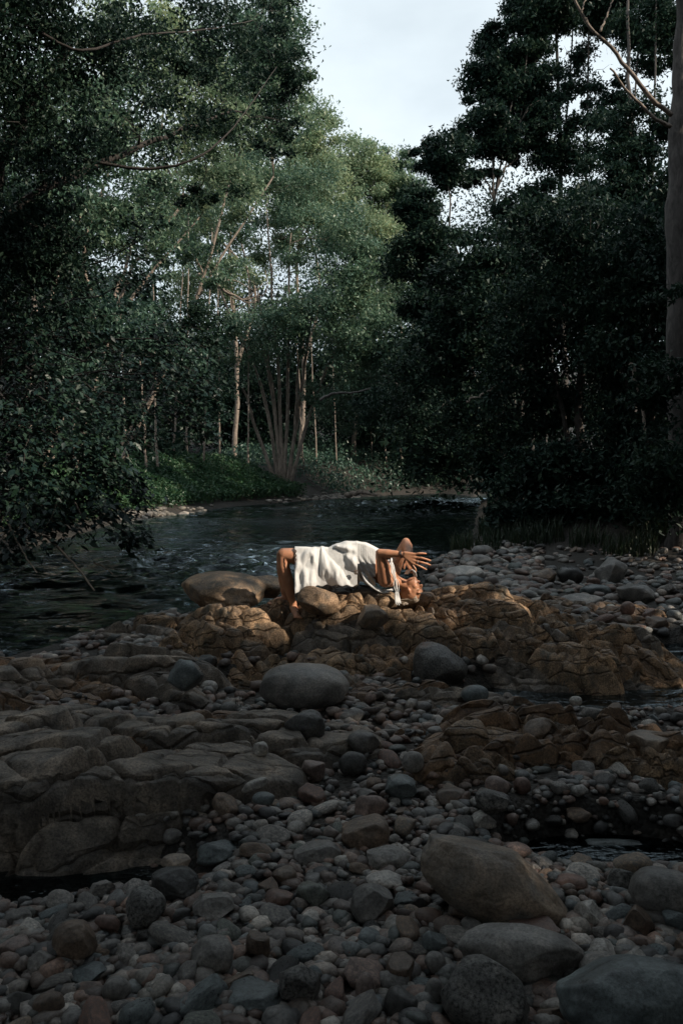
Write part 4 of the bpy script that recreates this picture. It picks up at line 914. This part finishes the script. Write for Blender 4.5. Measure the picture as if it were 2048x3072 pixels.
broad_shrub('taller broad-leaved bush with drooping sprays above the green bank on the left', b2,
            [blob(60, 1050, 13.5, 170, 130, 520), blob(280, 1000, 14, 150, 110, 460), blob(470, 1120, 14.5, 110, 80, 300), blob(560, 1220, 15, 110, 70, 300), blob(380, 1230, 14.5, 120, 70, 300), blob(150, 1210, 13, 140, 90, 380), blob(560, 1040, 15, 110, 70, 200), blob(350, 860, 15, 150, 70, 200), blob(620, 1300, 15, 60, 35, 110), blob(600, 1140, 15.5, 110, 60, 240), blob(450, 1340, 15, 90, 40, 160), blob(420, 720, 16, 130, 80, 220), blob(150, 850, 14, 160, 100, 350)], .115, 402, 280)
for k, (px, Yd, bl, lab) in enumerate([
    (-40, 21, [(60, 980, 20, 190, 170, 3000), (40, 700, 20, 150, 160, 2000), (60, 1250, 20, 170, 120, 2200)], 'dark leafy tree filling the left edge behind the broad-leaved shrub'),
    (330, 22, [(330, 980, 21, 170, 120, 2600), (230, 1180, 20, 160, 110, 2400), (480, 1080, 22, 130, 90, 1700)], 'dark leafy tree above the green ground cover'),
    (560, 30, [(560, 980, 30, 110, 110, 1900), (600, 1180, 30, 110, 90, 1500)], 'small dark leafy tree left of the many-stemmed tree')]):
    g = W(px, 1400, Yd)
    while float(sdist(g.x, g.y, RIVER)) < 2.2: g.x -= .3
    base = Vector((g.x, g.y, float(H(g.x, g.y))-.2))
    tree('understorey_tree', lab, base, [([base, base*.5+W(bl[0][0], bl[0][1], Yd)*.5, W(bl[0][0], bl[0][1], Yd)], .08, .03)], [blob(*q) for q in bl], leaf=.14, wr=.55, mat='leaf_teal' if k == 1 else 'leaf_dark', bark='bark_dark', seed=150+k, dens=1.2, group='dark understorey trees of the left bank', limb_r=.03)
# green ground cover of the left bank
r = np.random.default_rng(77); n = 52000
y = r.uniform(19, 46, n)**1.0; edge = np.interp(y, [17, 27, 38, 50.5], [-6.6, -7.1, -4.9, .6]); x = edge-.4-np.abs(r.gamma(1.5, 1.7, n)); ok = x > edge-8; x, y = x[ok], y[ok]
hb = .55+.35*fbm(xyz(x, y)*.9, 3, 55); z = H(x, y)+r.random(len(x))**.6*np.clip(hb, .1, 1)*1.1
P = np.stack([x, y, z], -1)
tag(link('ground_cover', crown_mesh(P, .17, .5, M['leaf_cover'], r, -.3, .5)), 'bright green leafy ground cover spilling down the left bank', 'ground cover', kind='stuff')
# undergrowth along the right bank and grasses
def blades(P, h, r, wid=.008):
    n = len(P); a = r.uniform(0, 6.28, n); hh = h*r.uniform(.4, 1.2, n); ln = hh*r.uniform(.1, .6, n)
    dx, dy = np.cos(a), np.sin(a); w = np.stack([-dy, dx, 0*a], -1)*wid
    mid = P+np.stack([dx*ln*.35, dy*ln*.35, hh*.6], -1); tip = P+np.stack([dx*ln, dy*ln, hh], -1)
    v = np.stack([P-w, P+w, mid+w*.8, mid-w*.8, tip], 1).reshape(-1, 3); b_ = np.arange(n)[:, None]*5
    return v, b_+np.array([[0, 1, 2, 3]]), b_+np.array([[3, 2, 4]])
r = np.random.default_rng(88); n = 26000; x = r.uniform(1.9, 12, n); y = r.uniform(14.2, 21, n); d = sdist(x, y, RIVER); nn = fbm(xyz(x, y)*.8, 2, 91)
ok = (d > .1) & (nn > -.25) & ((y > 15.6) | (nn > .15)); P = np.stack([x, y, H(x, y)], -1)[ok]; v, q, t = blades(P, .42, r, .009)
tag(link('grass', np_mesh('grass', v, [q, t], False, M['grass'])), 'dark long grass along the foot of the right bank', 'grass', kind='stuff')
for px, py, lab in [(1385, 1645, 'dark reedy grass tuft at the water edge right of the woman'), (1540, 1640, 'grass tuft at the near edge of the right bank'), (715, 2130, 'tiny grass sprig beside the pool left of the egg-shaped boulder')]:
    g = G(px, py, 0); g.z = float(HT(g.x, g.y)[0]); n = 160 if py < 2000 else 14; hh = .34 if py < 2000 else .12
    P = np.array([[0, 0, 0]])+np.concatenate([r.normal(0, .09 if py < 2000 else .015, (n, 2)), np.zeros((n, 1))], 1); v, q, t = blades(P, hh, r, .006 if py < 2000 else .0015)
    tag(link('grass_tuft', np_mesh('grass_tuft', v, [q, t], False, M['grass']), None, g), lab, 'grass tuft')
r = np.random.default_rng(89); n = 16000; x = r.uniform(1.5, 15, n); y = r.uniform(16, 34, n); d = sdist(x, y, RIVER); ok = (d > .3) & (d < 7); P = np.stack([x, y, H(x, y)+r.random(n)**1.3*1.4], -1)[ok]
tag(link('undergrowth', crown_mesh(P, .15, .5, M['leaf_dark'], r)), 'low dark undergrowth along the right bank', 'undergrowth', kind='stuff')
r = np.random.default_rng(90); n = 30000; x = r.uniform(-8, 16, n); y = r.uniform(46, 72, n); d = sdist(x, y, RIVER); ok = (d > .08) & (y > 49-.0*x); P = np.stack([x, y, H(x, y)+r.random(n)**1.1*(1.0+.8*fbm(xyz(x, y)*.5, 2, 95))], -1)[ok]
tag(link('undergrowth', crown_mesh(P, .26, .5, M['leaf_teal'], r)), 'green undergrowth behind the shore where the creek bends away', 'undergrowth', kind='stuff')
# dead branches and sticks
def stick(label, pts, r0, r1, mat='twig', side=(), name='dead_branch', wob=.004):
    P0 = [Vector(p) for p in pts]; b = MB(); n = 16; P = poly(P0, n); P[1:-1] += rng.normal(0, wob, (n-2, 3)); b.tube(P, np.linspace(r0, r1, n), 7, .08)
    for s_ in side: b.tube(poly([Vector(q) for q in s_], 9), np.linspace(r0*.5, r1*.5, 9), 5)
    return tag(link(name, b.mesh(name, M[mat], off=P0[0]), None, P0[0]), label, 'branch')
stick('longest pale bare stick dipping to the water below the left shrub', [W(140, 1610, 11.6), W(200, 1668, 11), W(245, 1720, 10.6), W(283, 1772, 10.3)], .017, .010)
stick('short pale stick left of the longest one over the dark water', [W(20, 1560, 11.2), W(60, 1640, 10.8), W(110, 1718, 10.5)], .014, .008)
stick('thin forked twig arching out of the left shrub', [W(150, 1610, 11), W(110, 1600, 11), W(60, 1560, 11)], .008, .004)
stick('thin upright twig above the longest pale stick', [W(115, 1620, 11), W(150, 1560, 11), W(175, 1500, 11)], .007, .003)
stick('small stick lying on the water right of the longest pale one', [W(282, 1690, 11.5), W(310, 1700, 11.5), W(338, 1722, 11.3)], .012, .007)
stick('pale dead branch with drooping curved twigs hanging in front of the far trunks', [W(595, 822, 34), W(660, 862, 34), W(730, 895, 34), W(790, 885, 34)], .07, .02,
      side=[[W(640, 850, 34), W(720, 900, 34), W(790, 850, 34)], [W(680, 870, 34), W(750, 910, 34), W(800, 870, 34), W(795, 810, 34)], [W(690, 876, 34), W(700, 930, 34), W(760, 900, 34)], [W(650, 850, 34), W(700, 840, 34), W(760, 870, 34)]], wob=.03, mat='bark_pale')
stick('dark leafless bough leaning across the right-bank thicket', [W(1400, 1205, 21), W(1460, 1175, 21), W(1510, 1140, 21)], .035, .012, 'bark_pale', wob=.02)
stick('slanting reddish stem in the black thicket near the right edge', [W(1890, 1090, 17), W(1915, 1180, 17), W(1940, 1320, 17), W(1958, 1480, 17)], .045, .025, 'bark_pale', wob=.02)
stick('bare bough reaching out above the far water from the many-stemmed tree', [W(960, 1200, 35), W(1000, 1180, 35), W(1050, 1178, 35), W(1110, 1165, 35)], .07, .03, 'bark_grey', wob=.02)
def lay(px, py, dz=.015, zg=None):
    g = G(px, py, .15)
    for _ in range(5): g = G(px, py, zg if zg is not None else g.z)
    return g+Vector((0, 0, dz))
stick('thin black twig lying across the saddle-backed boulder', [W(1455, 2745, 2.86), W(1515, 2778, 2.83), (W(1522, 2790, 2.82)), W(1490, 2850, 2.72), W(1430, 2905, 2.62)], .0055, .003, 'twig_black', wob=.0015, name='twig')
stick('thin black twig among the cobbles at the bottom centre', [W(1332, 2975, 2.46), W(1290, 3010, 2.4), W(1265, 3072, 2.3)], .0035, .002, 'twig_black', wob=.0015, name='twig')
# drift log on the far shore
a = W(1040, 1462, 47); c_ = W(1130, 1470, 45); a.z = .1; c_.z = .15
stick('pale drift log lying on the far shore where the creek bends', [a, (a+c_)/2+Vector((0, 0, .15)), c_], .16, .08, 'bark_pale', name='drift_log', wob=.03)
# ------------------------------------------------------------------ the woman
def simple_mat(name, col, rough=.6, sss=0, bump=None, var=.12, scale=12):
    m, nt = new_mat(name); N = nt.nodes; out = N.new('ShaderNodeOutputMaterial'); b = N.new('ShaderNodeBsdfPrincipled'); t = N.new('ShaderNodeTexCoord')
    n = noise_n(nt, scale, 4, .6, t.outputs['Object']); r_ = ramp(nt, [(.3, tuple(c*(1-var) for c in col)), (.7, tuple(min(1, c*(1+var)) for c in col))]); lk(nt, n.outputs['Fac'], r_.inputs[0])
    lk(nt, r_.outputs[0], b.inputs['Base Color']); b.inputs['Roughness'].default_value = rough; b.inputs['Subsurface Weight'].default_value = sss; b.inputs['Subsurface Scale'].default_value = .01
    if bump:
        n2 = noise_n(nt, bump[0], 4, .6, t.outputs['Object']); bp = N.new('ShaderNodeBump'); bp.inputs['Strength'].default_value = bump[1]; bp.inputs['Distance'].default_value = .004; lk(nt, n2.outputs['Fac'], bp.inputs['Height']); lk(nt, bp.outputs[0], b.inputs['Normal'])
    lk(nt, b.outputs[0], out.inputs[0]); return m
M['skin'] = simple_mat('skin', (.58, .28, .16), .42, .15, (60, .15), .14, 14)
M['cloth'] = simple_mat('white_cotton', (.80, .80, .79), .9, 0, (220, .5), .05, 20)
M['hair'] = simple_mat('grey_blonde_hair', (.46, .38, .30), .45, 0, None, .3, 60)
M['bead'] = simple_mat('dark_beads', (.05, .03, .025), .4); M['silver'] = simple_mat('silver', (.6, .6, .6), .25)
M['lace'] = simple_mat('lace_trim', (.20, .15, .12), .8); M['lip'] = simple_mat('lips', (.42, .14, .11), .45, .1)
Y0 = 7.08
PB = Vector((.02, Y0, .38)); person = empty('person', PB, 'woman in a white dress arched backwards over the rocks with her hands raised', 'person')
def pw(px, py, dy=0.): return np.array(W(px, py, Y0+dy))
bm_ = MB(); isv, isf = ico(3)
def sph(c, r, R=None):
    v = isv*np.asarray(r)
    if R is not None: v = v@np.asarray(R).T
    bm_.add(v+np.asarray(c), None, isf)
def limb(pts, rads):
    pts = np.array(pts, float); rads = np.array(rads, float)
    for a, b, ra, rb in zip(pts[:-1], pts[1:], rads[:-1], rads[1:]):
        L = np.linalg.norm(b-a); n = max(2, int(L/(min(ra, rb)*.28)))
        for t in np.linspace(0, 1, n): sph(a+(b-a)*t, ra+(rb-ra)*t)
# legs
limb([pw(990, 1694, -.09), pw(930, 1680, -.11), pw(852, 1664, -.12)], [.086, .074, .054])
limb([pw(848, 1664, -.12), pw(850, 1700, -.125), pw(862, 1740, -.13), pw(872, 1790, -.13), pw(880, 1812, -.13)], [.050, .052, .050, .034, .030])
limb([pw(880, 1822, -.12), pw(886, 1838, -.20), pw(892, 1848, -.27)], [.034, .030, .020])
for k in range(5): limb([pw(884+k*4, 1846+abs(k-1), -.27), pw(884+k*5, 1852+abs(k-1), -.31)], [.010, .008])
limb([pw(990, 1688, .10), pw(925, 1672, .11), pw(850, 1662, .10)], [.09, .08, .052])
limb([pw(846, 1664, .10), pw(846, 1700, .09), pw(850, 1740, .08), pw(856, 1788, .07)], [.048, .050, .044, .030])
limb([pw(858, 1797, .07), pw(835, 1800, .05), pw(814, 1807, .04)], [.032, .026, .017])
for k in range(4): limb([pw(812+k*2, 1806+k*1.5, .03-.012*k), pw(804+k*2, 1809+k*1.5, .02-.012*k)], [.009, .007])
# trunk
ell = lambda px, py, dy, r, rot=0: sph(pw(px, py, dy), r, Euler((0, rot, 0)).to_matrix())
ell(992, 1692, 0, (.12, .165, .135)); ell(1025, 1684, 0, (.11, .150, .135)); ell(1058, 1682, 0, (.11, .14, .13)); ell(1090, 1686, 0, (.11, .14, .125), .2)
ell(1120, 1700, 0, (.10, .15, .125), .5); ell(1145, 1714, 0, (.09, .155, .11), .7); ell(1165, 1728, 0, (.075, .16, .08), .8)
ell(1138, 1672, -.07, (.052, .052, .045)); ell(1142, 1672, .07, (.052, .052, .045))
# shoulders and neck
sph(pw(1156, 1738, -.165), (.062, .058, .07)); sph(pw(1182, 1714, .165), (.058, .055, .06))
limb([pw(1172, 1738, 0), pw(1196, 1748, 0), pw(1218, 1756, 0)], [.062, .048, .046])
limb([pw(1165, 1748, -.12), pw(1190, 1745, -.05)], [.04, .042])
# near arm
limb([pw(1154, 1740, -.19), pw(1147, 1700, -.225), pw(1139, 1660, -.25)], [.060, .049, .036])
limb([pw(1139, 1660, -.25), pw(1160, 1661, -.27), pw(1185, 1662, -.29), pw(1210, 1664, -.31)], [.037, .037, .030, .022])
# far arm
limb([pw(1184, 1712, .19), pw(1200, 1662, .21), pw(1217, 1626, .20)], [.052, .048, .036])
limb([pw(1217, 1626, .20), pw(1222, 1640, .14), pw(1226, 1668, .02), pw(1224, 1690, -.06)], [.037, .044, .034, .023])
# near hand, back of the hand to the camera, fingers spread
hd = -.32
for a, b in [((1214, 1660), (1244, 1663)), ((1214, 1665), (1246, 1673)), ((1213, 1668), (1244, 1683)), ((1213, 1670), (1238, 1690))]:
    limb([pw(*a, hd), pw(*b, hd-.01)], [.017, .0125])
def finger(pts, r0): limb([pw(p[0], p[1], p[2]) for p in pts], [r0, r0*.94, r0*.86, r0*.7])
finger([(1244, 1663, hd-.01), (1257, 1660, hd-.02), (1268, 1660, hd-.015), (1278, 1661, hd)], .0105)
finger([(1246, 1673, hd-.01), (1264, 1674, hd-.025), (1279, 1678, hd-.02), (1291, 1682, hd)], .011)
finger([(1244, 1683, hd-.01), (1263, 1687, hd-.025), (1278, 1691, hd-.02), (1290, 1695, hd)], .011)
finger([(1238, 1690, hd-.01), (1254, 1697, hd-.02), (1267, 1703, hd-.015), (1278, 1709, hd)], .0105)
limb([pw(1220, 1674, hd), pw(1228, 1688, hd+.01), pw(1236, 1699, hd+.01), pw(1243, 1709, hd+.005)], [.017, .014, .012, .009])
# far hand, loosely curled by the collar
fh = -.08
for k in range(4): limb([pw(1220+k*4, 1686, fh), pw(1222+k*5, 1697, fh-.01)], [.014, .011])
for k in range(4): limb([pw(1222+k*5, 1697, fh-.01), pw(1227+k*6, 1706, fh-.02), pw(1229+k*6, 1713, fh-.01), pw(1226+k*6, 1718, fh)], [.010, .0095, .009, .0075])
limb([pw(1218, 1688, fh), pw(1212, 1697, fh-.01), pw(1212, 1706, fh-.01)], [.012, .010, .008])
# head: local frame x=face forward, y=towards camera side, z=crown
hc = pw(1232, 1768, 0)
up = np.array([.26, -.02, -.96]); up /= np.linalg.norm(up); fw = np.array([.93, -.30, .24]); fw -= up*np.dot(fw, up); fw /= np.linalg.norm(fw); sd = np.cross(up, fw)
HR = np.stack([fw, sd, up], 1)
def hp(x, y, z): return hc+HR@np.array([x, y, z])
def hs(x, y, z, r, rot=None):
    R = HR if rot is None else HR@np.array(Euler(rot).to_matrix()); sph(hp(x, y, z), r, R)
hs(-.018, 0, .035, (.092, .074, .080)); hs(.012, 0, .01, (.072, .066, .085)); hs(.025, 0, -.045, (.056, .050, .052)); hs(.050, 0, -.078, (.026, .028, .024)); hs(.01, 0, -.06, (.055, .052, .035), (0, .5, 0))
for s_ in (-1, 1):
    hs(.046, s_*.034, -.022, (.028, .026, .030)); hs(.068, s_*.030, .014, (.015, .018, .012)); hs(.066, s_*.030, .036, (.018, .026, .010))
    hs(-.006, s_*.072, -.008, (.017, .008, .029), (0, .2, 0)); hs(.0, s_*.078, -.002, (.014, .006, .022)); hs(-.002, s_*.075, -.032, (.010, .007, .009))
    hs(.088, s_*.009, -.016, (.010, .008, .008))
hs(.082, 0, .036, (.014, .03, .014))
for t in np.linspace(0, 1, 7): hs(.081+.018*t, 0, .022-.036*t, (.010+.003*t, .008+.004*t, .010+.001*t))
hs(.078, 0, -.044, (.018, .020, .006)); hs(.075, 0, -.056, (.018, .019, .007)); 
src = link('body_src', bm_.mesh('body_src', M['skin']))
md = src.modifiers.new('r', 'REMESH'); md.mode = 'VOXEL'; md.voxel_size = .0052; md.use_smooth_shade = True
ms = src.modifiers.new('s', 'SMOOTH'); ms.iterations = 4; ms.factor = .5
dg = bpy.context.evaluated_depsgraph_get(); me = bpy.data.meshes.new_from_object(src.evaluated_get(dg)); me.name = 'body'
sm_ = src.data; bpy.data.objects.remove(src); bpy.data.meshes.remove(sm_)
me.transform(Matrix.Translation(-PB))
me.materials.clear(); me.materials.append(M['skin'])
for p in me.polygons: p.use_smooth = True
link('body', me, person)
def part(name, mb, mat, smooth=True): return link(name, mb.mesh(name, mat, smooth, off=PB), person)
# lips, closed eyelids and brows
b = MB(); b.tube([hp(.086+.006*math.cos(t), .021*math.sin(t), -.0495) for t in np.linspace(-1.4, 1.4, 9)], .0042, 6); part('lips', b, M['lip'])
for s_ in (-1, 1):
    b = MB(); b.tube([hp(.088-.012*abs(t), s_*(.030+.014*t), .010-.003*(1-t*t)) for t in np.linspace(-1, 1, 7)], .0016, 5); part('eyelashes', b, M['bead'])
    b = MB(); b.tube([hp(.092-.012*abs(t), s_*(.030+.018*t), .040+.003*(1-t*t)) for t in np.linspace(-1, 1, 7)], .0022, 5); part('eyebrow', b, M['hair'])
# hair
b = MB(); r = np.random.default_rng(4)
for k in range(520):
    a = r.uniform(-1.25, 1.25); t0 = r.uniform(.0, 1)
    # hairline point to the back of the head, then a loose bun on the rock
    th = np.linspace(0, 1, 7); st = r.uniform(-.5, 1.0)
    P = []
    for t in th:
        ang = .95+t*1.9+st*.12; rr = 1.03+.05*r.random()
        P.append(hp(-.018+.094*rr*math.cos(ang), .078*rr*math.sin(a)*math.sin(min(1.57, .7+t)), .035+.084*rr*math.sin(ang)*math.cos(a)))
    P.append(hp(-.12+r.normal(0, .018), r.normal(0, .03), .05+r.normal(0, .02)))
    b.tube(P, np.array([.0022]*6+[.003, .0015]), 3)
for k in range(170):
    c = hp(-.085, .01, .085); ph = r.uniform(0, 6.28); R1 = r.uniform(.025, .06); P = [c+HR@np.array([R1*math.cos(ph+t), R1*1.1*math.sin(ph+t), .02*math.sin(2*t+ph)+r.normal(0, .006)]) for t in np.linspace(0, 2.6, 9)]
    b.tube(P, .0028, 3)
part('hair', b, M['hair'])
# bracelet, ring
b = MB()
for off_ in (0, .009):
    c0 = pw(1200, 1663, -.30)+np.array([off_, 0, 0]); b.tube([c0+np.array([.006*math.sin(t*2), .029*math.cos(t), .027*math.sin(t)]) for t in np.linspace(0, 6.28, 25)], .0048, 6)
part('bracelet', b, M['bead'])
b = MB(); c0 = pw(1252, 1686, hd-.016); b.tube([c0+np.array([.002*math.sin(t), .0118*math.cos(t), .0118*math.sin(t)]) for t in np.linspace(0, 6.28, 17)], .0024, 5); part('ring', b, M['silver'])
# dress: one sheet laid over hips, belly and chest, falling to the rocks on the near side
TOPX = [836, 848, 880, 920, 950, 965, 985, 1010, 1040, 1070, 1095, 1115, 1130, 1150, 1170, 1190]
TOPY = [1643, 1641, 1641, 1642, 1645, 1640, 1642, 1632, 1625, 1624, 1629, 1637, 1645, 1656, 1672, 1692]
BOTX = [884, 890, 897, 906, 916, 932, 951, 990, 1060, 1072, 1080, 1100, 1125, 1150, 1180, 1190]
BOTY = [1790, 1802, 1808, 1795, 1784, 1770, 1759, 1755, 1759, 1757, 1742, 1752, 1768, 1779, 1772, 1766]
def FN(a, b): return 1.5*float(vnoise(np.array([[a, b, 3.3]]), 17)[0])
def dress_piece(x0, x1, nu, nv, bodice):
    V = []
    for iu in range(nu):
        u = iu/(nu-1); px = x0+(x1-x0)*u; ty = np.interp(px, TOPX, TOPY); by = np.interp(px, BOTX, BOTY)
        for iv in range(nv):
            v = iv/(nv-1)
            # v 0..0.3 far side up, 0.3..0.62 over the top to the near flank, then down
            if v < .62:
                a = math.pi*(.0+v/.62*.80)-.35
                dy = .208*math.copysign(abs(math.cos(a))**.7, math.cos(a)); 
                up_ = math.copysign(abs(math.sin(a))**.6, math.sin(a))
                midy = ty+ (44 if not bodice else 46)
                py = midy-(midy-ty)*up_ if up_ > 0 else midy-(midy-ty)*up_*1.0
                if bodice: dy *= (.96 if px < 1130 else .96-.0035*(px-1130))
                # on the near side nothing of the chest is covered above the armhole
            else:
                w = (v-.62)/.38; a = math.pi*.80-.35; dyn = .208*math.copysign(abs(math.cos(a))**.7, math.cos(a))*(.96 if bodice else 1); midy = ty+(44 if not bodice else 46); pyn = midy-(midy-ty)*math.copysign(abs(math.sin(a))**.6, math.sin(a))
                py = pyn+(by-pyn)*w
                if bodice: dy = dyn-.035*math.sin(w*2.6)+.05*w*w
                else: dy = dyn-.055*math.sin(min(1, w*1.6)*1.57)-.02*w
            # folds
            th = math.atan2(py-1632, px-962); rad = math.hypot(py-1632, px-962)
            env = sstep(.30, .62, v)
            if not bodice:
                f = .022*FN(th*2.6+.8*FN(px*.012, py*.012), rad*.008)*min(1, rad/45)+.013*FN(th*6+5, rad*.014)*min(1, rad/60)+.008*FN(px*.05+7, py*.022)+.004*FN(px*.12, py*.05)
                f *= 1 if px < 1062 else max(.25, 1-(px-1062)/20)
                hem = max(0, 1-(px-x0)/70); f += .012*hem*math.sin(px*.23+py*.01)*v
                belly = math.exp(-((px-1045)/38)**2); f = f*(1-.6*belly*(1-v))
                f += .0012*math.sin((px+.25*py)*.35)*belly
            else:
                f = .0009*math.sin(px*1.15+.6*math.sin(py*.11))+.006*FN(px*.05, py*.03); low = sstep(.7, 1, v); f += low*.015*math.sin((px-.6*py)*.36)
            if not bodice: dy -= .022*sstep(965, 930, px)*sstep(.1, .5, v); py -= 1.5*sstep(965, 930, px)
            py += 2.2*math.sin(px*.21)*sstep(.9, 1, v)*(not bodice)
            f = max(f, -.009)+.005
            q = pw(px, py, dy-f*env*1.0); n_out = np.array([0, 0, f*(1-env)])
            V.append(q+n_out)
    V = np.array(V); V += .004*fbm(V*18, 3, 8)[:, None]*np.array([0, -1, .4])
    i = np.arange(nu-1)[:, None]; j = np.arange(nv-1)[None]
    Q = np.stack([i*nv+j, (i+1)*nv+j, (i+1)*nv+j+1, i*nv+j+1], -1).reshape(-1, 4)
    return V, Q
for nm, x0, x1, nu, bod in [('skirt', 884, 1071, 150, False), ('bodice', 1066, 1176, 80, True)]:
    V, Q = dress_piece(x0, x1, nu, 110, bod)
    if bod:   # armhole: no cloth where the near arm and shoulder come out
        c2 = np.array([to_px(p) for p in V[Q].mean(1)]); cy = V[Q].mean(1)[:, 1]
        keep = ~((cy < Y0-.02) & (c2[:, 0] > 1126+np.clip((c2[:, 1]-1700)*.0, 0, 30)) & (c2[:, 1] > 1655) & (c2[:, 1] < 1768-.0*(c2[:, 0])) & (c2[:, 0] < 1172+.0*c2[:, 1]))
        keep &= ~((cy < Y0-.02) & (c2[:, 0] > 1118) & (c2[:, 1] > 1730+.0*c2[:, 0]) & (c2[:, 1] < 1722+(c2[:, 0]-1098)*.6))
        Q = Q[keep]
    o = link(nm, np_mesh(nm, V-np.array(PB), Q, True, M['cloth']), person)
    sm = o.modifiers.new('t', 'SOLIDIFY'); sm.thickness = .003
b = MB()
for k in range(26):
    t = k/25; px, py = 886+1.5*math.sin(k), 1650+t*50; b.tube([pw(px-1.5, py, -.215), pw(px+1.5, py+1, -.217)], .004, 5)
part('hem_trim', b, M['lace'])
b = MB()
for k in range(16): px = 1062+1.4*(k % 8); py = 1712+8*(k//8)+2*math.sin(k*2.); b.tube([pw(px, py, -.235), pw(px+1, py+1.5, -.237)], .0045, 5)
part('waist_trim', b, M['lace'])
# gathered armhole edge, straps, cords and tassels
def cord(name, pts, r0, n=20, mat='cloth', r1=None):
    b = MB(); b.tube(poly([pw(*p) for p in pts], n), np.linspace(r0, r1 or r0, n), 7); return part(name, b, M[mat])
for k in range(4): cord('gathered_edge', [(1084+k*5, 1716+k*3, -.20), (1096+k*3, 1742+k*2, -.21), (1120, 1764-k*2, -.21), (1150, 1778-k*2, -.20), (1178, 1770-k, -.17)], .0075-.001*k, 24)
for k in range(3): cord('strap', [(1164+k*4, 1680, -.10), (1172+k*4, 1700, -.14), (1178+k*3, 1725, -.16), (1184+k*2, 1750, -.16), (1186+k*2, 1768, -.15)], .0065)
for k in range(3): cord('cord', [(1184+k*3, 1738, -.17), (1180+k*8, 1755, -.18), (1188+k*3, 1778, -.18)], .0035)
for k in range(7): cord('tassel', [(1186+k*1.2, 1778, -.18), (1185+k*2, 1795, -.185+.003*k), (1187+k*2.2, 1812+3*math.sin(k*2), -.19)], .006, 8, r1=.0075)
for k in range(4): cord('strap', [(1214+k*3, 1722, -.06-.01*k), (1222+k*4, 1710, -.08-.01*k), (1236+k*3, 1716, -.08-.01*k), (1243+k*2, 1730, -.06)], .0045, 14)
